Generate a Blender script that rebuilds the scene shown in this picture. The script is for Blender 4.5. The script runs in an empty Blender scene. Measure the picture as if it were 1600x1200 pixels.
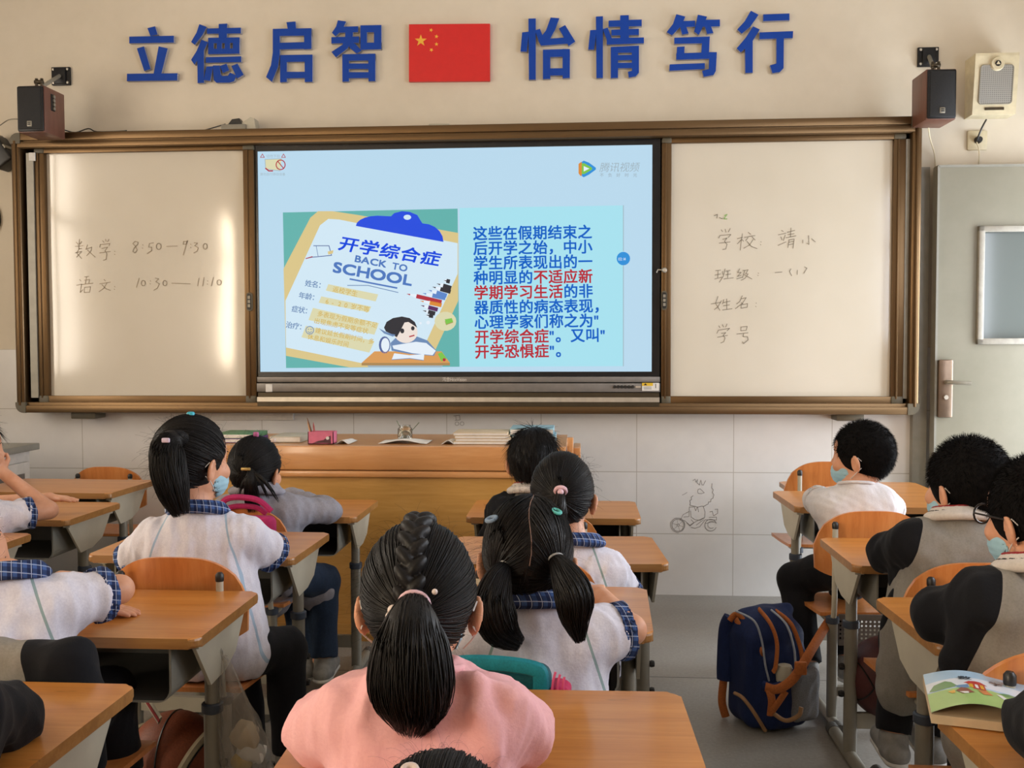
import bpy, bmesh, math, random
import numpy as np
from mathutils import Vector, Matrix
random.seed(7)
rng = np.random.default_rng(7)
SC = bpy.context.scene
COL = SC.collection
PI = math.pi
# ------------------------------------------------------------------ camera
F_PX = 1500.0
YAW, PITCH, ROLL = 0.07011, -0.03856, -0.00251
CAM = Vector((0.0, 0.0, 1.2139))
_cy, _sy, _cp, _sp = math.cos(YAW), math.sin(YAW), math.cos(PITCH), math.sin(PITCH)
FWD = Vector((-_sy * _cp, _cy * _cp, _sp))
_r = Vector((_cy, _sy, 0)); _u = _r.cross(FWD)
_cr, _sr = math.cos(ROLL), math.sin(ROLL)
RIGHT = _r * _cr + _u * _sr
UP = _u * _cr - _r * _sr
cd = bpy.data.cameras.new('camera'); cam = bpy.data.objects.new('camera', cd); COL.objects.link(cam)
cd.sensor_width = 36.0; cd.lens = 36.0 * F_PX / 1600.0; cd.clip_start = 0.02
cam.matrix_world = Matrix(((RIGHT.x, UP.x, -FWD.x, CAM.x), (RIGHT.y, UP.y, -FWD.y, CAM.y), (RIGHT.z, UP.z, -FWD.z, CAM.z), (0, 0, 0, 1)))
SC.camera = cam
SC.view_settings.view_transform = 'Standard'
SC.view_settings.look = 'None'
SC.view_settings.gamma = 1.0
SC.view_settings.use_curve_mapping = False
SC.view_settings.exposure = 0.0
# ------------------------------------------------------------------ world and daylight through the windows
w = bpy.data.worlds.new('sky'); SC.world = w; w.use_nodes = True
w.node_tree.nodes['Background'].inputs[0].default_value = (0.75, 0.82, 1.0, 1)
w.node_tree.nodes['Background'].inputs[1].default_value = 1.6


def window_light(name, loc, rot, sx, sy, power, color):
    l = bpy.data.lights.new(name, 'AREA'); l.shape = 'RECTANGLE'; l.size = sx; l.size_y = sy
    l.energy = power; l.color = color
    o = bpy.data.objects.new(name, l); COL.objects.link(o); o.location = loc; o.rotation_euler = rot
    return o


WALL_Y = 4.69; LEFT_X = -3.75; RIGHT_X = 2.62; BACK_Y = -2.6; CEIL_Z = 3.35
WIN_L = [(-2.1, -0.85), (1.85, 3.4)]          # openings in the left wall (y0, y1)
WIN_R = [(0.3, 1.5), (1.75, 2.95)]                       # openings in the corridor wall on the right
for y0, y1 in WIN_L:
    window_light('daylight', (LEFT_X - 0.22, (y0 + y1) / 2, 1.85), (0, -PI / 2, 0), 1.7, y1 - y0, 215 if y0 < 0 else 52, (1.0, 0.83, 0.60))
for y0, y1 in WIN_R:
    window_light('daylight', (RIGHT_X + 0.22, (y0 + y1) / 2, 1.9), (0, PI / 2, 0), 1.4, y1 - y0, 47, (0.88, 0.92, 1.0))
window_light('doorway_daylight', (RIGHT_X + 0.24, 4.085, 1.03), (0, PI / 2, 0), 2.0, 0.85, 88, (0.86, 0.93, 1.0))


# ------------------------------------------------------------------ helpers
def ray(u, v):
    return FWD + RIGHT * ((u - 800) / F_PX) - UP * ((v - 600) / F_PX)


def at(u, v, Y):
    d = ray(u, v); return CAM + d * (Y / d.y)


def at_z(u, v, z):
    d = ray(u, v); return CAM + d * ((z - CAM.z) / d.z)


def lin(c):
    if isinstance(c, str):
        c = [int(c[i:i + 2], 16) / 255 for i in (0, 2, 4)]
    return tuple(((x / 12.92) if x <= 0.04045 else ((x + 0.055) / 1.055) ** 2.4) for x in c) + (1.0,)


def empty(name, loc=(0, 0, 0), rz=0.0):
    o = bpy.data.objects.new(name, None); COL.objects.link(o); o.location = loc; o.rotation_euler = (0, 0, rz)
    o.empty_display_size = 0.05
    return o


def tag(o, label=None, cat=None, group=None, kind=None):
    if label: o['label'] = label
    if cat: o['category'] = cat
    if group: o['group'] = group
    if kind: o['kind'] = kind
    return o


def mesh_obj(name, verts, faces, mats, parent=None, smooth=False, mi=None, loc=None):
    me = bpy.data.meshes.new(name)
    me.from_pydata([tuple(v) for v in verts], [], [tuple(f) for f in faces])
    if not isinstance(mats, (list, tuple)): mats = [mats]
    for m in mats: me.materials.append(m)
    if mi is not None: me.polygons.foreach_set('material_index', np.asarray(mi, dtype=np.int32))
    if smooth is True: me.polygons.foreach_set('use_smooth', np.ones(len(me.polygons), dtype=bool))
    me.update()
    o = bpy.data.objects.new(name, me); COL.objects.link(o)
    if parent is not None: o.parent = parent
    if loc is not None: o.location = loc
    return o


class MB:
    """collects shapes, built as one mesh"""
    def __init__(s): s.v = []; s.f = []; s.m = []; s.sm = []

    def add(s, vs, fs, m=0, sm=False):
        n = len(s.v); s.v += [tuple(v) for v in vs]
        s.f += [tuple(i + n for i in f) for f in fs]; s.m += [m] * len(fs); s.sm += [sm] * len(fs)
        return s

    def box(s, x0, x1, y0, y1, z0, z1, m=0, bev=0.0, seg=2, M=None):
        bm = bmesh.new(); bmesh.ops.create_cube(bm, size=1.0)
        for v in bm.verts:
            v.co = Vector(((x0 + x1) / 2 + v.co.x * (x1 - x0), (y0 + y1) / 2 + v.co.y * (y1 - y0), (z0 + z1) / 2 + v.co.z * (z1 - z0)))
        if bev > 0:
            bmesh.ops.bevel(bm, geom=list(bm.edges), offset=bev, segments=seg, affect='EDGES', profile=0.5)
        return s.bm(bm, m, M, bev > 0)

    def bm(s, bm, m=0, M=None, sm=False):
        bm.verts.index_update()
        vs = [(M @ v.co if M else v.co.copy()) for v in bm.verts]
        s.add(vs, [[v.index for v in f.verts] for f in bm.faces], m, sm); bm.free()
        return s

    def tube(s, pts, r, seg=10, m=0, cap=True, flat=None):
        pts = [Vector(p) for p in pts]; n = len(pts)
        rs = r if isinstance(r, (list, tuple)) else [r] * n
        tang = []
        for i in range(n):
            a = pts[max(i - 1, 0)]; b = pts[min(i + 1, n - 1)]; t = (b - a)
            tang.append(t.normalized() if t.length > 1e-9 else Vector((0, 0, 1)))
        up = Vector((0, 0, 1)) if abs(tang[0].z) < 0.9 else Vector((1, 0, 0))
        nrm = (up - tang[0] * up.dot(tang[0])).normalized()
        vs = []
        for i in range(n):
            nrm = (nrm - tang[i] * nrm.dot(tang[i]))
            nrm = nrm.normalized() if nrm.length > 1e-6 else Vector((1, 0, 0))
            bi = tang[i].cross(nrm)
            fl = flat if flat else (1, 1)
            for k in range(seg):
                a = 2 * PI * k / seg
                vs.append(pts[i] + nrm * (math.cos(a) * rs[i] * fl[0]) + bi * (math.sin(a) * rs[i] * fl[1]))
        fs = [(i * seg + k, i * seg + (k + 1) % seg, (i + 1) * seg + (k + 1) % seg, (i + 1) * seg + k) for i in range(n - 1) for k in range(seg)]
        if cap: fs += [tuple(range(seg))[::-1], tuple((n - 1) * seg + k for k in range(seg))]
        return s.add(vs, fs, m, True)

    def lathe(s, prof, c=(0, 0, 0), seg=20, m=0, axis='Z'):
        c = Vector(c); vs = []
        for r, h in prof:
            for k in range(seg):
                a = 2 * PI * k / seg; p = (r * math.cos(a), r * math.sin(a), h)
                if axis == 'Y': p = (p[0], p[2], p[1])
                if axis == 'X': p = (p[2], p[0], p[1])
                vs.append(c + Vector(p))
        n = len(prof)
        fs = [(i * seg + k, i * seg + (k + 1) % seg, (i + 1) * seg + (k + 1) % seg, (i + 1) * seg + k) for i in range(n - 1) for k in range(seg)]
        fs += [tuple(range(seg))[::-1], tuple((n - 1) * seg + k for k in range(seg))]
        return s.add(vs, fs, m, True)

    def prism(s, outline, h0, h1, axis='Y', m=0, sm=False):
        """outline of (a, b); axis Y: (x, z), axis Z: (x, y), axis X: (y, z)"""
        def P(a, b, h): return {'Y': (a, h, b), 'Z': (a, b, h), 'X': (h, a, b)}[axis]
        n = len(outline)
        vs = [P(a, b, h0) for a, b in outline] + [P(a, b, h1) for a, b in outline]
        fs = [tuple(range(n)), tuple(range(2 * n - 1, n - 1, -1))]
        s.add(vs, fs, m, False)
        s.add(vs, [(i, i + n, (i + 1) % n + n, (i + 1) % n) for i in range(n)], m, sm)
        return s

    def build(s, name, mats, parent=None, loc=None, autosmooth=True):
        o = mesh_obj(name, s.v, s.f, mats, parent, False, s.m, loc)
        o.data.polygons.foreach_set('use_smooth', np.array(s.sm, dtype=bool))
        bm = bmesh.new(); bm.from_mesh(o.data); bmesh.ops.recalc_face_normals(bm, faces=bm.faces)
        for e in bm.edges:
            if len(e.link_faces) == 2 and e.calc_face_angle(0) > 0.7: e.smooth = False
        bm.to_mesh(o.data); bm.free()
        return o


def rounded(x0, x1, z0, z1, r, n=6):
    out = []
    for cx, cz, a0 in ((x1 - r, z1 - r, 0), (x0 + r, z1 - r, PI / 2), (x0 + r, z0 + r, PI), (x1 - r, z0 + r, 1.5 * PI)):
        for k in range(n + 1):
            a = a0 + PI / 2 * k / n; out.append((cx + r * math.cos(a), cz + r * math.sin(a)))
    return out


# ------------------------------------------------------------------ materials
class NT:
    def __init__(s, name):
        s.m = bpy.data.materials.new(name); s.m.use_nodes = True
        s.t = s.m.node_tree; s.n = s.t.nodes; s.l = s.t.links; s.b = s.n['Principled BSDF']

    def node(s, typ, **kw):
        nd = s.n.new(typ)
        for k, v in kw.items():
            if k.startswith('i_'): nd.inputs[k[2:]].default_value = v
            else: setattr(nd, k, v)
        return nd

    def link(s, a, b): s.l.new(a, b)

    def coord(s, scale=(1, 1, 1), rot=(0, 0, 0), out='Object'):
        tc = s.node('ShaderNodeTexCoord'); mp = s.node('ShaderNodeMapping')
        mp.inputs['Scale'].default_value = scale; mp.inputs['Rotation'].default_value = rot
        s.link(tc.outputs[out], mp.inputs['Vector']); return mp.outputs['Vector']

    def noise(s, vec, scale=5, detail=4, rough=0.55, dist=0.0):
        nd = s.node('ShaderNodeTexNoise'); nd.inputs['Scale'].default_value = scale; nd.inputs['Detail'].default_value = detail
        nd.inputs['Roughness'].default_value = rough; nd.inputs['Distortion'].default_value = dist
        s.link(vec, nd.inputs['Vector']); return nd.outputs['Fac']

    def ramp(s, fac, stops):
        r = s.node('ShaderNodeValToRGB')
        while len(r.color_ramp.elements) < len(stops): r.color_ramp.elements.new(0.5)
        for e, (p, c) in zip(r.color_ramp.elements, stops): e.position = p; e.color = c
        s.link(fac, r.inputs['Fac']); return r.outputs['Color']

    def math(s, op, a, b=None, c=None):
        nd = s.node('ShaderNodeMath', operation=op)
        for i, x in enumerate((a, b, c)):
            if x is None: continue
            if isinstance(x, (int, float)): nd.inputs[i].default_value = x
            else: s.link(x, nd.inputs[i])
        return nd.outputs[0]

    def mix(s, fac, a, b):
        nd = s.node('ShaderNodeMix', data_type='RGBA')
        for x, k in ((fac, 0), (a, 6), (b, 7)):
            if isinstance(x, (int, float, tuple)): nd.inputs[k].default_value = x
            else: s.link(x, nd.inputs[k])
        return nd.outputs[2]

    def sep(s, vec):
        nd = s.node('ShaderNodeSeparateXYZ'); s.link(vec, nd.inputs[0]); return nd.outputs

    def bump(s, h, strength=0.3, dist=0.01):
        nd = s.node('ShaderNodeBump'); nd.inputs['Strength'].default_value = strength; nd.inputs['Distance'].default_value = dist
        s.link(h, nd.inputs['Height']); s.link(nd.outputs[0], s.b.inputs['Normal']); return nd

    def base(s, x):
        if isinstance(x, tuple): s.b.inputs['Base Color'].default_value = x
        else: s.link(x, s.b.inputs['Base Color'])

    def set(s, rough=0.5, metal=0.0, spec=0.5, coat=0.0, coat_rough=0.1, sheen=0.0, sss=0.0):
        b = s.b.inputs; b['Roughness'].default_value = rough; b['Metallic'].default_value = metal; b['Specular IOR Level'].default_value = spec
        b['Coat Weight'].default_value = coat; b['Coat Roughness'].default_value = coat_rough; b['Sheen Weight'].default_value = sheen
        b['Subsurface Weight'].default_value = sss
        if sss: b['Subsurface Radius'].default_value = (0.02, 0.008, 0.004); b['Subsurface Scale'].default_value = 0.3
        return s


def simple(name, col, rough=0.5, metal=0.0, var=0.06, scale=30, bump=0.0, **kw):
    t = NT(name); v = t.coord(); f = t.noise(v, scale, 4); c = lin(col)
    t.base(t.ramp(f, [(0.3, tuple(x * (1 - var * 2) for x in c[:3]) + (1,)), (0.7, tuple(min(1, x * (1 + var)) for x in c[:3]) + (1,))]))
    t.set(rough, metal, **kw)
    if bump: t.bump(f, bump, 0.002)
    return t.m


def emis(name, col, k=1.0):
    t = NT(name); c = lin(col); t.base((0.01, 0.01, 0.01, 1)); t.set(0.4, spec=.15)
    t.b.inputs['Emission Color'].default_value = c; t.b.inputs['Emission Strength'].default_value = k
    return t.m


def wood(name, a, b, c, axis='X', rough=0.28, coat=0.35, scale=1.0, spots=True, planks=0.0):
    t = NT(name)
    st = {'X': (1.2, 14, 14), 'Z': (14, 14, 1.2), 'Y': (14, 1.2, 14)}[axis]
    v = t.coord(tuple(x * scale for x in st))
    f1 = t.noise(v, 2.2, 8, 0.6, 1.1); f2 = t.noise(v, 9.0, 4, 0.6, 0.3)
    f = t.math('ADD', t.math('MULTIPLY', f1, 0.7), t.math('MULTIPLY', f2, 0.3))
    col = t.ramp(f, [(0.25, lin(a)), (0.5, lin(b)), (0.75, lin(c))])
    if planks:
        xyz = t.sep(t.coord()); idx = t.math('FLOOR', t.math('DIVIDE', xyz[1], planks))
        wn = t.node('ShaderNodeTexWhiteNoise', noise_dimensions='1D'); t.link(idx, wn.inputs['W'])
        col = t.mix(t.math('MULTIPLY', wn.outputs['Value'], 0.28), col, lin(a))
    if spots:
        s = t.noise(t.coord((5, 22, 22) if axis == 'X' else (14, 14, 14)), 2.5, 2)
        col = t.mix(t.ramp(s, [(0.70, (0, 0, 0, 1)), (0.78, (0.6, 0.6, 0.6, 1))]), col, lin('5a3a1c'))
    t.base(col); t.set(rough, coat=coat, coat_rough=0.12); t.bump(f, 0.05, 0.002)
    return t.m


M = {}
M['desk'] = wood('desk_wood', 'ab6a28', 'c37f3a', 'd4944c', 'X', 0.34, 0.25, planks=0.065)
M['desk_edge'] = wood('desk_edge_wood', '83582c', '986a38', 'ac7e48', 'X', 0.4, 0.2)
M['chairwood'] = wood('orange_plywood', 'c07038', 'd48648', 'e09a5c', 'Z', 0.34, 0.3, spots=False)
M['podium'] = wood('podium_wood', 'b0813c', 'c08f48', 'cb9c57', 'X', 0.4, 0.2, spots=False)
M['podium_trim'] = wood('podium_trim_wood', 'b87c46', 'c98f58', 'd29c66', 'X', 0.32, 0.3, spots=False)
M['beige_metal'] = simple('beige_painted_metal', '9d988a', 0.42, 0.0, 0.05, 12)
M['cream_plate'] = simple('cream_plate', 'b5af9d', 0.45, 0.0, 0.05, 12)
M['leg_metal'] = simple('grey_painted_tube', '8d887b', 0.38, 0.15, 0.06, 18)
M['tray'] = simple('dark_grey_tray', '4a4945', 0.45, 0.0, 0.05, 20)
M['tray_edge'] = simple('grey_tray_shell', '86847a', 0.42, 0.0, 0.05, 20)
M['collar'] = simple('blue_grey_plastic', '3b4350', 0.5)
M['blackplastic'] = simple('black_plastic', '1b1a19', 0.42)
M['black_metal'] = simple('black_metal', '1d1d1f', 0.4, 0.4)
M['rubber'] = simple('grey_plastic_foot', '55534e', 0.6)
M['bronze'] = NT('bronze_anodised').set(0.36, 0.8).m
_t = M['bronze'].node_tree; _t.nodes['Principled BSDF'].inputs['Base Color'].default_value = lin('6b5439')
M['bronze_dark'] = simple('dark_bronze', '4b4233', 0.38, 0.6)
M['bronze_corner'] = simple('olive_corner_plastic', '57503f', 0.5)
M['dark_gap'] = simple('dark_board_inner', '2b2620', 0.6)
M['silver'] = simple('silver_rail', 'cfc9bd', 0.3, 0.7)
M['white_paint'] = simple('white_paint', 'cfcac2', 0.4)
M['letter_blue'] = simple('blue_acrylic', '0a3f9f', 0.5, 0.0, 0.02, spec=.25)
M['letter_edge'] = simple('pale_acrylic_edge', '9c9aa0', 0.4)
M['flag_red'] = simple('flag_red', 'cf1f1e', 0.35, 0.0, 0.02)
M['flag_yellow'] = simple('flag_yellow', 'e8b13a', 0.4, 0.0, 0.02)
M['screen_black'] = simple('screen_bezel_black', '14161b', 0.22)
M['ctrl_grey'] = simple('control_bar_grey', '7a746e', 0.38, 0.3)
M['ink'] = simple('marker_ink', '988a74', 0.6, 0.0, 0.02)
M['ink_dark'] = simple('marker_ink_dark', '7a705f', 0.6, 0.0, 0.02)
M['pencil'] = simple('pencil_line', '8b8782', 0.8, 0.0, 0.02)
M['speaker_wood'] = wood('speaker_side_wood', '4f3428', '664235', '744d3f', 'Z', 0.45, 0.1, spots=False)
M['speaker_grille'] = simple('speaker_cloth', '1c1c1d', 0.8, 0.0, 0.05, 300, 0.5)
M['cream_plastic'] = simple('yellowed_plastic', 'cbbf9f', 0.45)
M['grey_grille'] = NT('grey_grille').m
M['paper'] = simple('paper', 'd9d6d0', 0.7)
M['pink'] = simple('pink_box', 'd06c88', 0.5)


def wall_material():
    t = NT('painted_wall_and_tiles'); v = t.coord(); x, y, z = t.sep(v)
    n1 = t.noise(v, 1.3, 4); n2 = t.noise(v, 14, 5)
    n = t.math('ADD', t.math('MULTIPLY', n1, 0.7), t.math('MULTIPLY', n2, 0.3))
    paint = t.ramp(n, [(0.3, lin('cdc3b0')), (0.7, lin('d9cfbd'))])
    tile = t.ramp(n, [(0.3, lin('d0cecb')), (0.7, lin('dedcd9'))])
    fx = t.math('FRACT', t.math('DIVIDE', t.math('ADD', x, 20.0 - 0.262), 0.4655))
    fz = t.math('FRACT', t.math('DIVIDE', t.math('ADD', z, 0.0), 0.302))
    gx = t.math('LESS_THAN', t.math('ABSOLUTE', t.math('SUBTRACT', fx, 0.5)), 0.496)
    gz = t.math('LESS_THAN', t.math('ABSOLUTE', t.math('SUBTRACT', fz, 0.5)), 0.4935)
    g = t.math('MULTIPLY', gx, gz)
    tile2 = t.mix(g, lin('b0aba2'), tile)
    up = t.math('GREATER_THAN', z, 1.208)
    t.base(t.mix(up, tile2, paint))
    r = t.math('ADD', t.math('MULTIPLY', up, 0.45), 0.3); t.link(r, t.b.inputs['Roughness'])
    t.bump(t.math('MULTIPLY', t.math('ADD', n2, t.math('MULTIPLY', t.math('MULTIPLY', g, t.math('SUBTRACT', 1.0, up)), 2.0)), 0.3), 0.12, 0.004)
    return t.m


def plain_wall():
    t = NT('painted_plaster'); v = t.coord(); n = t.noise(v, 2, 5)
    t.base(t.ramp(n, [(0.3, lin('cbbfb1')), (0.7, lin('d6cbbe'))])); t.set(0.75); return t.m


def floor_material():
    t = NT('terrazzo_floor'); v = t.coord(); x, y, z = t.sep(v)
    big = t.noise(v, 1.6, 5); fine = t.noise(v, 90, 3)
    vo = t.node('ShaderNodeTexVoronoi'); vo.inputs['Scale'].default_value = 70; t.link(v, vo.inputs['Vector'])
    base = t.ramp(t.math('ADD', t.math('MULTIPLY', big, 0.6), t.math('MULTIPLY', fine, 0.4)), [(0.35, lin('827e77')), (0.65, lin('9a968e'))])
    chips = t.ramp(vo.outputs['Distance'], [(0.10, (1, 1, 1, 1)), (0.22, (0, 0, 0, 1))])
    base = t.mix(t.math('MULTIPLY', chips, 0.35), base, lin('a9a59b'))
    fx = t.math('FRACT', t.math('DIVIDE', t.math('ADD', x, 20.35), 1.2)); fy = t.math('FRACT', t.math('DIVIDE', t.math('ADD', y, 20.485), 1.2))
    g = t.math('MULTIPLY', t.math('LESS_THAN', t.math('ABSOLUTE', t.math('SUBTRACT', fx, 0.5)), 0.4975), t.math('LESS_THAN', t.math('ABSOLUTE', t.math('SUBTRACT', fy, 0.5)), 0.4975))
    t.base(t.mix(g, lin('3d3a36'), base)); t.set(0.42); t.bump(fine, 0.06, 0.002)
    return t.m


M['wall'] = wall_material(); M['plaster'] = plain_wall(); M['floor'] = floor_material()
M['ceiling'] = simple('ceiling_paint', 'd6d2ca', 0.8)
M['door'] = NT('grey_painted_door').m


def _door():
    t = NT('grey_painted_door_leaf'); v = t.coord(); n = t.noise(v, 3, 6, 0.6); n2 = t.noise(t.coord((1, 1, 2.5)), 2.2, 5, 0.7)
    c = t.ramp(n, [(0.3, lin('74705f')), (0.7, lin('827d6d'))])
    c = t.mix(t.ramp(n2, [(0.55, (0, 0, 0, 1)), (0.75, (0.35, 0.35, 0.35, 1))]), c, lin('837c70'))
    t.base(c); t.set(0.42); return t.m


M['door'] = _door()
M['glass_grey'] = NT('door_glass').set(0.12, 0.0, 0.6).m
M['glass_grey'].node_tree.nodes['Principled BSDF'].inputs['Base Color'].default_value = lin('5e6462')
M['brass'] = simple('aged_bronze_lock', '7f6c5c', 0.32, 0.75)


def whiteboard():
    t = NT('whiteboard_enamel'); v = t.coord(); n = t.noise(v, 1.5, 3)
    t.base(t.ramp(n, [(0.3, lin('cac2b1')), (0.7, lin('d3ccbd'))])); t.set(0.11, 0.0, 0.95)
    return t.m


M['whiteboard'] = whiteboard()


def grille():
    t = NT('speaker_metal_grille'); x, y, z = t.sep(t.coord())
    fx = t.math('FRACT', t.math('MULTIPLY', x, 110)); fz = t.math('FRACT', t.math('MULTIPLY', z, 110))
    d = t.math('MULTIPLY', t.math('LESS_THAN', t.math('ABSOLUTE', t.math('SUBTRACT', fx, 0.5)), 0.3), t.math('LESS_THAN', t.math('ABSOLUTE', t.math('SUBTRACT', fz, 0.5)), 0.3))
    t.base(t.mix(d, lin('96938c'), lin('77756f'))); t.set(0.5, 0.3); return t.m


M['grey_grille'] = grille()
# ------------------------------------------------------------------ the room
def slab(name, x0, x1, y0, y1, z0, z1, m, holes=None):
    mb = MB()
    if holes is None: mb.box(x0, x1, y0, y1, z0, z1)
    else:                                            # wall along y with openings (y0, y1, z0, z1)
        ys = sorted({y0, y1} | {a for h in holes for a in h[:2]})
        for a, b in zip(ys, ys[1:]):
            hs = [h for h in holes if h[0] <= a + 1e-6 and h[1] >= b - 1e-6]
            if hs:
                mb.box(x0, x1, a, b, z0, hs[0][2]); mb.box(x0, x1, a, b, hs[0][3], z1)
            else: mb.box(x0, x1, a, b, z0, z1)
    o = mb.build(name, m); tag(o, kind='structure'); return o


slab('floor', LEFT_X - .2, RIGHT_X + .2, BACK_Y - .2, WALL_Y + .2, -0.12, 0.0, M['floor'])
slab('ceiling', LEFT_X - .2, RIGHT_X + .2, BACK_Y - .2, WALL_Y + .2, CEIL_Z, CEIL_Z + .12, M['ceiling'])
slab('wall_front', LEFT_X - .2, RIGHT_X + .2, WALL_Y, WALL_Y + .2, 0.0, CEIL_Z, M['wall'])
slab('wall_back', LEFT_X - .2, RIGHT_X + .2, BACK_Y - .2, BACK_Y, 0.0, CEIL_Z, M['plaster'])
slab('wall_left', LEFT_X - .2, LEFT_X, BACK_Y, WALL_Y, 0.0, CEIL_Z, M['plaster'], [(a, b, 1.0, 2.7) for a, b in WIN_L])
slab('wall_right', RIGHT_X, RIGHT_X + .2, BACK_Y, WALL_Y, 0.0, CEIL_Z, M['plaster'], [(a, b, 1.2, 2.6) for a, b in WIN_R] + [(3.65, 4.52, 0.0, 2.06)])


def window_frame(n, x, y0, y1, z0, z1):
    mb = MB(); t = 0.03
    for a, b in ((y0, y0 + .05), (y1 - .05, y1), ((y0 + y1) / 2 - .025, (y0 + y1) / 2 + .025)): mb.box(x - t, x + t, a, b, z0, z1)
    for a, b in ((z0, z0 + .05), (z1 - .05, z1), (z1 - .55, z1 - .5)): mb.box(x - t, x + t, y0, y1, a, b)
    tag(mb.build('window_%d' % n, M['white_paint']), kind='structure')


for i, (a, b) in enumerate(WIN_L): window_frame(i + 1, LEFT_X - .1, a, b, 1.0, 2.7)
for i, (a, b) in enumerate(WIN_R): window_frame(i + 4, RIGHT_X + .1, a, b, 1.2, 2.6)

YB = 4.589                                            # plane of the writing boards and the screen


def bx(u, v=400, Y=YB): return at(u, v, Y).x
def bz(v, u=740, Y=YB): return at(u, v, Y).z


# door leaf, opened flat against the front wall
d0 = bx(1461, 450, 4.6); dz1 = at(1500, 260, 4.6).z
door = empty('door_1', (RIGHT_X - 0.04, 4.64, 0.0), 0.0); tag(door, kind='structure')
DX = d0 - (RIGHT_X - 0.04)
door.rotation_euler = (0, 0, 0.012)
wx0 = bx(1530, 450, 4.56) - d0 + DX; wz0 = at(1560, 538, 4.56).z; wz1 = at(1560, 352, 4.56).z
mb = MB(); wx1 = wx0 + 0.36
for a in ((DX, wx0, .01, dz1), (wx1, 0.0, .01, dz1), (wx0, wx1, .01, wz0), (wx0, wx1, wz1, dz1)):
    mb.box(a[0], a[1], -.045, 0, a[2], a[3])
mb.box(DX - .004, DX + .006, -.052, .004, .01, dz1, 1)
mb.box(DX, 0, -.052, .004, dz1 - .006, dz1 + .004, 1)
mb.build('door_leaf', [M['door'], M['tray_edge']], door)
mb = MB()
for a in ((wx0, wx0 + .028, wz0, wz1), (wx1 - .028, wx1, wz0, wz1), (wx0, wx1, wz0, wz0 + .028), (wx0, wx1, wz1 - .028, wz1)):
    mb.box(a[0], a[1], -.062, -.04, a[2], a[3], 0, .005)
mb.build('window_frame', simple('worn_grey_white_paint', '9b968b', .5, 0, .08, 40), door)
mb = MB(); mb.box(wx0 + .02, wx1 - .02, -.03, -.022, wz0 + .02, wz1 - .02); mb.build('glass_pane', M['glass_grey'], door)
lx = bx(1468, 600, 4.55) - d0 + DX; lx1 = bx(1491, 600, 4.55) - d0 + DX; lz0, lz1 = at(1480, 653, 4.55).z, at(1480, 562, 4.55).z
mb = MB(); mb.box(lx, lx1, -.066, -.045, lz0, lz1, 0, .007)
plate = mb.build('lock_plate', M['brass'], door)
hz = at(1490, 597, 4.55).z; hx0 = (lx + lx1) / 2; hx1 = bx(1519, 597, 4.5) - d0 + DX
mb = MB(); mb.tube([(hx0, -.06, hz), (hx0, -.10, hz), (hx0 + .015, -.112, hz), (hx1, -.112, hz - .004)], .0095, 10); mb.build('door_handle', M['leg_metal'], plate)
kz = at(1482, 621, 4.55).z; mb = MB(); mb.lathe([(.0, -.074), (.010, -.074), (.012, -.066), (.012, -.06)], (hx0, 0, kz), 14, axis='Y'); mb.build('keyhole', M['silver'], plate)
# added grey strip standing in for the shade beside the protruding door leaf
mb = MB(); mb.box(d0 - .075, d0 - .012, 4.65, WALL_Y, 0, 2.05); tag(mb.build('shade_strip', M['tray_edge']), kind='structure')
# shallow pilaster edge and cable trunking along the wall
tr = MB(); tr.box(bx(290, 660, 4.67), bx(458, 660, 4.67), 4.668, WALL_Y, bz(656, 380, 4.67), bz(646, 380, 4.67) + .012)
tag(tr.build('trim_2', M['white_paint']), kind='structure')

# ------------------------------------------------------------------ sliding board
X0, X1, Z0, Z1 = -2.768, 1.5624, 0.8957, 2.2608
board = empty('sliding_whiteboard', (0, WALL_Y, Z0))
tag(board, 'long bronze-framed sliding whiteboard unit mounted across the front wall', 'whiteboard')
OFF = Vector((0, -WALL_Y, -Z0))


def part(mb, name, mats, root, off=None):
    off = off if off is not None else -Vector(root.location)
    mb.v = [tuple(Vector(v) + off) for v in mb.v]
    return mb.build(name, mats, root)


FY = 4.535                                            # front of the outer frame
mb = MB()
mb.box(X0 + .03, X1 - .03, 4.655, WALL_Y - .002, Z0 + .02, Z1 - .02); part(mb, 'back_panel', M['dark_gap'], board)


def rail_h(z0, z1, ridges, x0=X0 + .035, x1=X1 - .035, y0=FY, y1=4.68, m=0):
    mb = MB(); mb.box(x0, x1, y0 + .012, y1, z0, z1, 0, .003)
    for a, b in ridges: mb.box(x0, x1, y0, y0 + .02, a, b, 0, .003)
    return mb


mb = rail_h(Z1 - .072, Z1, [(Z1 - .036, Z1), (Z1 - .07, Z1 - .042)]); part(mb, 'top_rail', M['bronze'], board)
mb = rail_h(Z0, Z0 + .052, [(Z0 + .002, Z0 + .036)]); part(mb, 'bottom_rail', M['bronze'], board)
for x0, x1 in ((X0, X0 + .045), (X1 - .045, X1)):
    mb = MB(); mb.box(x0, x1, FY + .004, 4.68, Z0 + .036, Z1 - .036, 0, .012, 3); mb.box(x0 + .016, x0 + .03, FY - .004, FY + .02, Z0 + .036, Z1 - .036, 0, .004)
    part(mb, 'side_rail', M['bronze'], board)
for cx, sx in ((X0, 1), (X1, -1)):
    for cz, sz in ((Z0, 1), (Z1, -1)):
        pts = [(0, 0.04)] + [(.04 - .04 * math.cos(a), .04 - .04 * math.sin(a)) for a in [PI / 2 * k / 6 for k in range(1, 7)]] + [(.052, 0), (.052, .052), (0, .052)]
        mb = MB(); mb.prism([(cx + sx * a, cz + sz * b) for a, b in pts], FY - .002, 4.68); part(mb, 'corner_cap', M['bronze_corner'], board)
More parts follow.
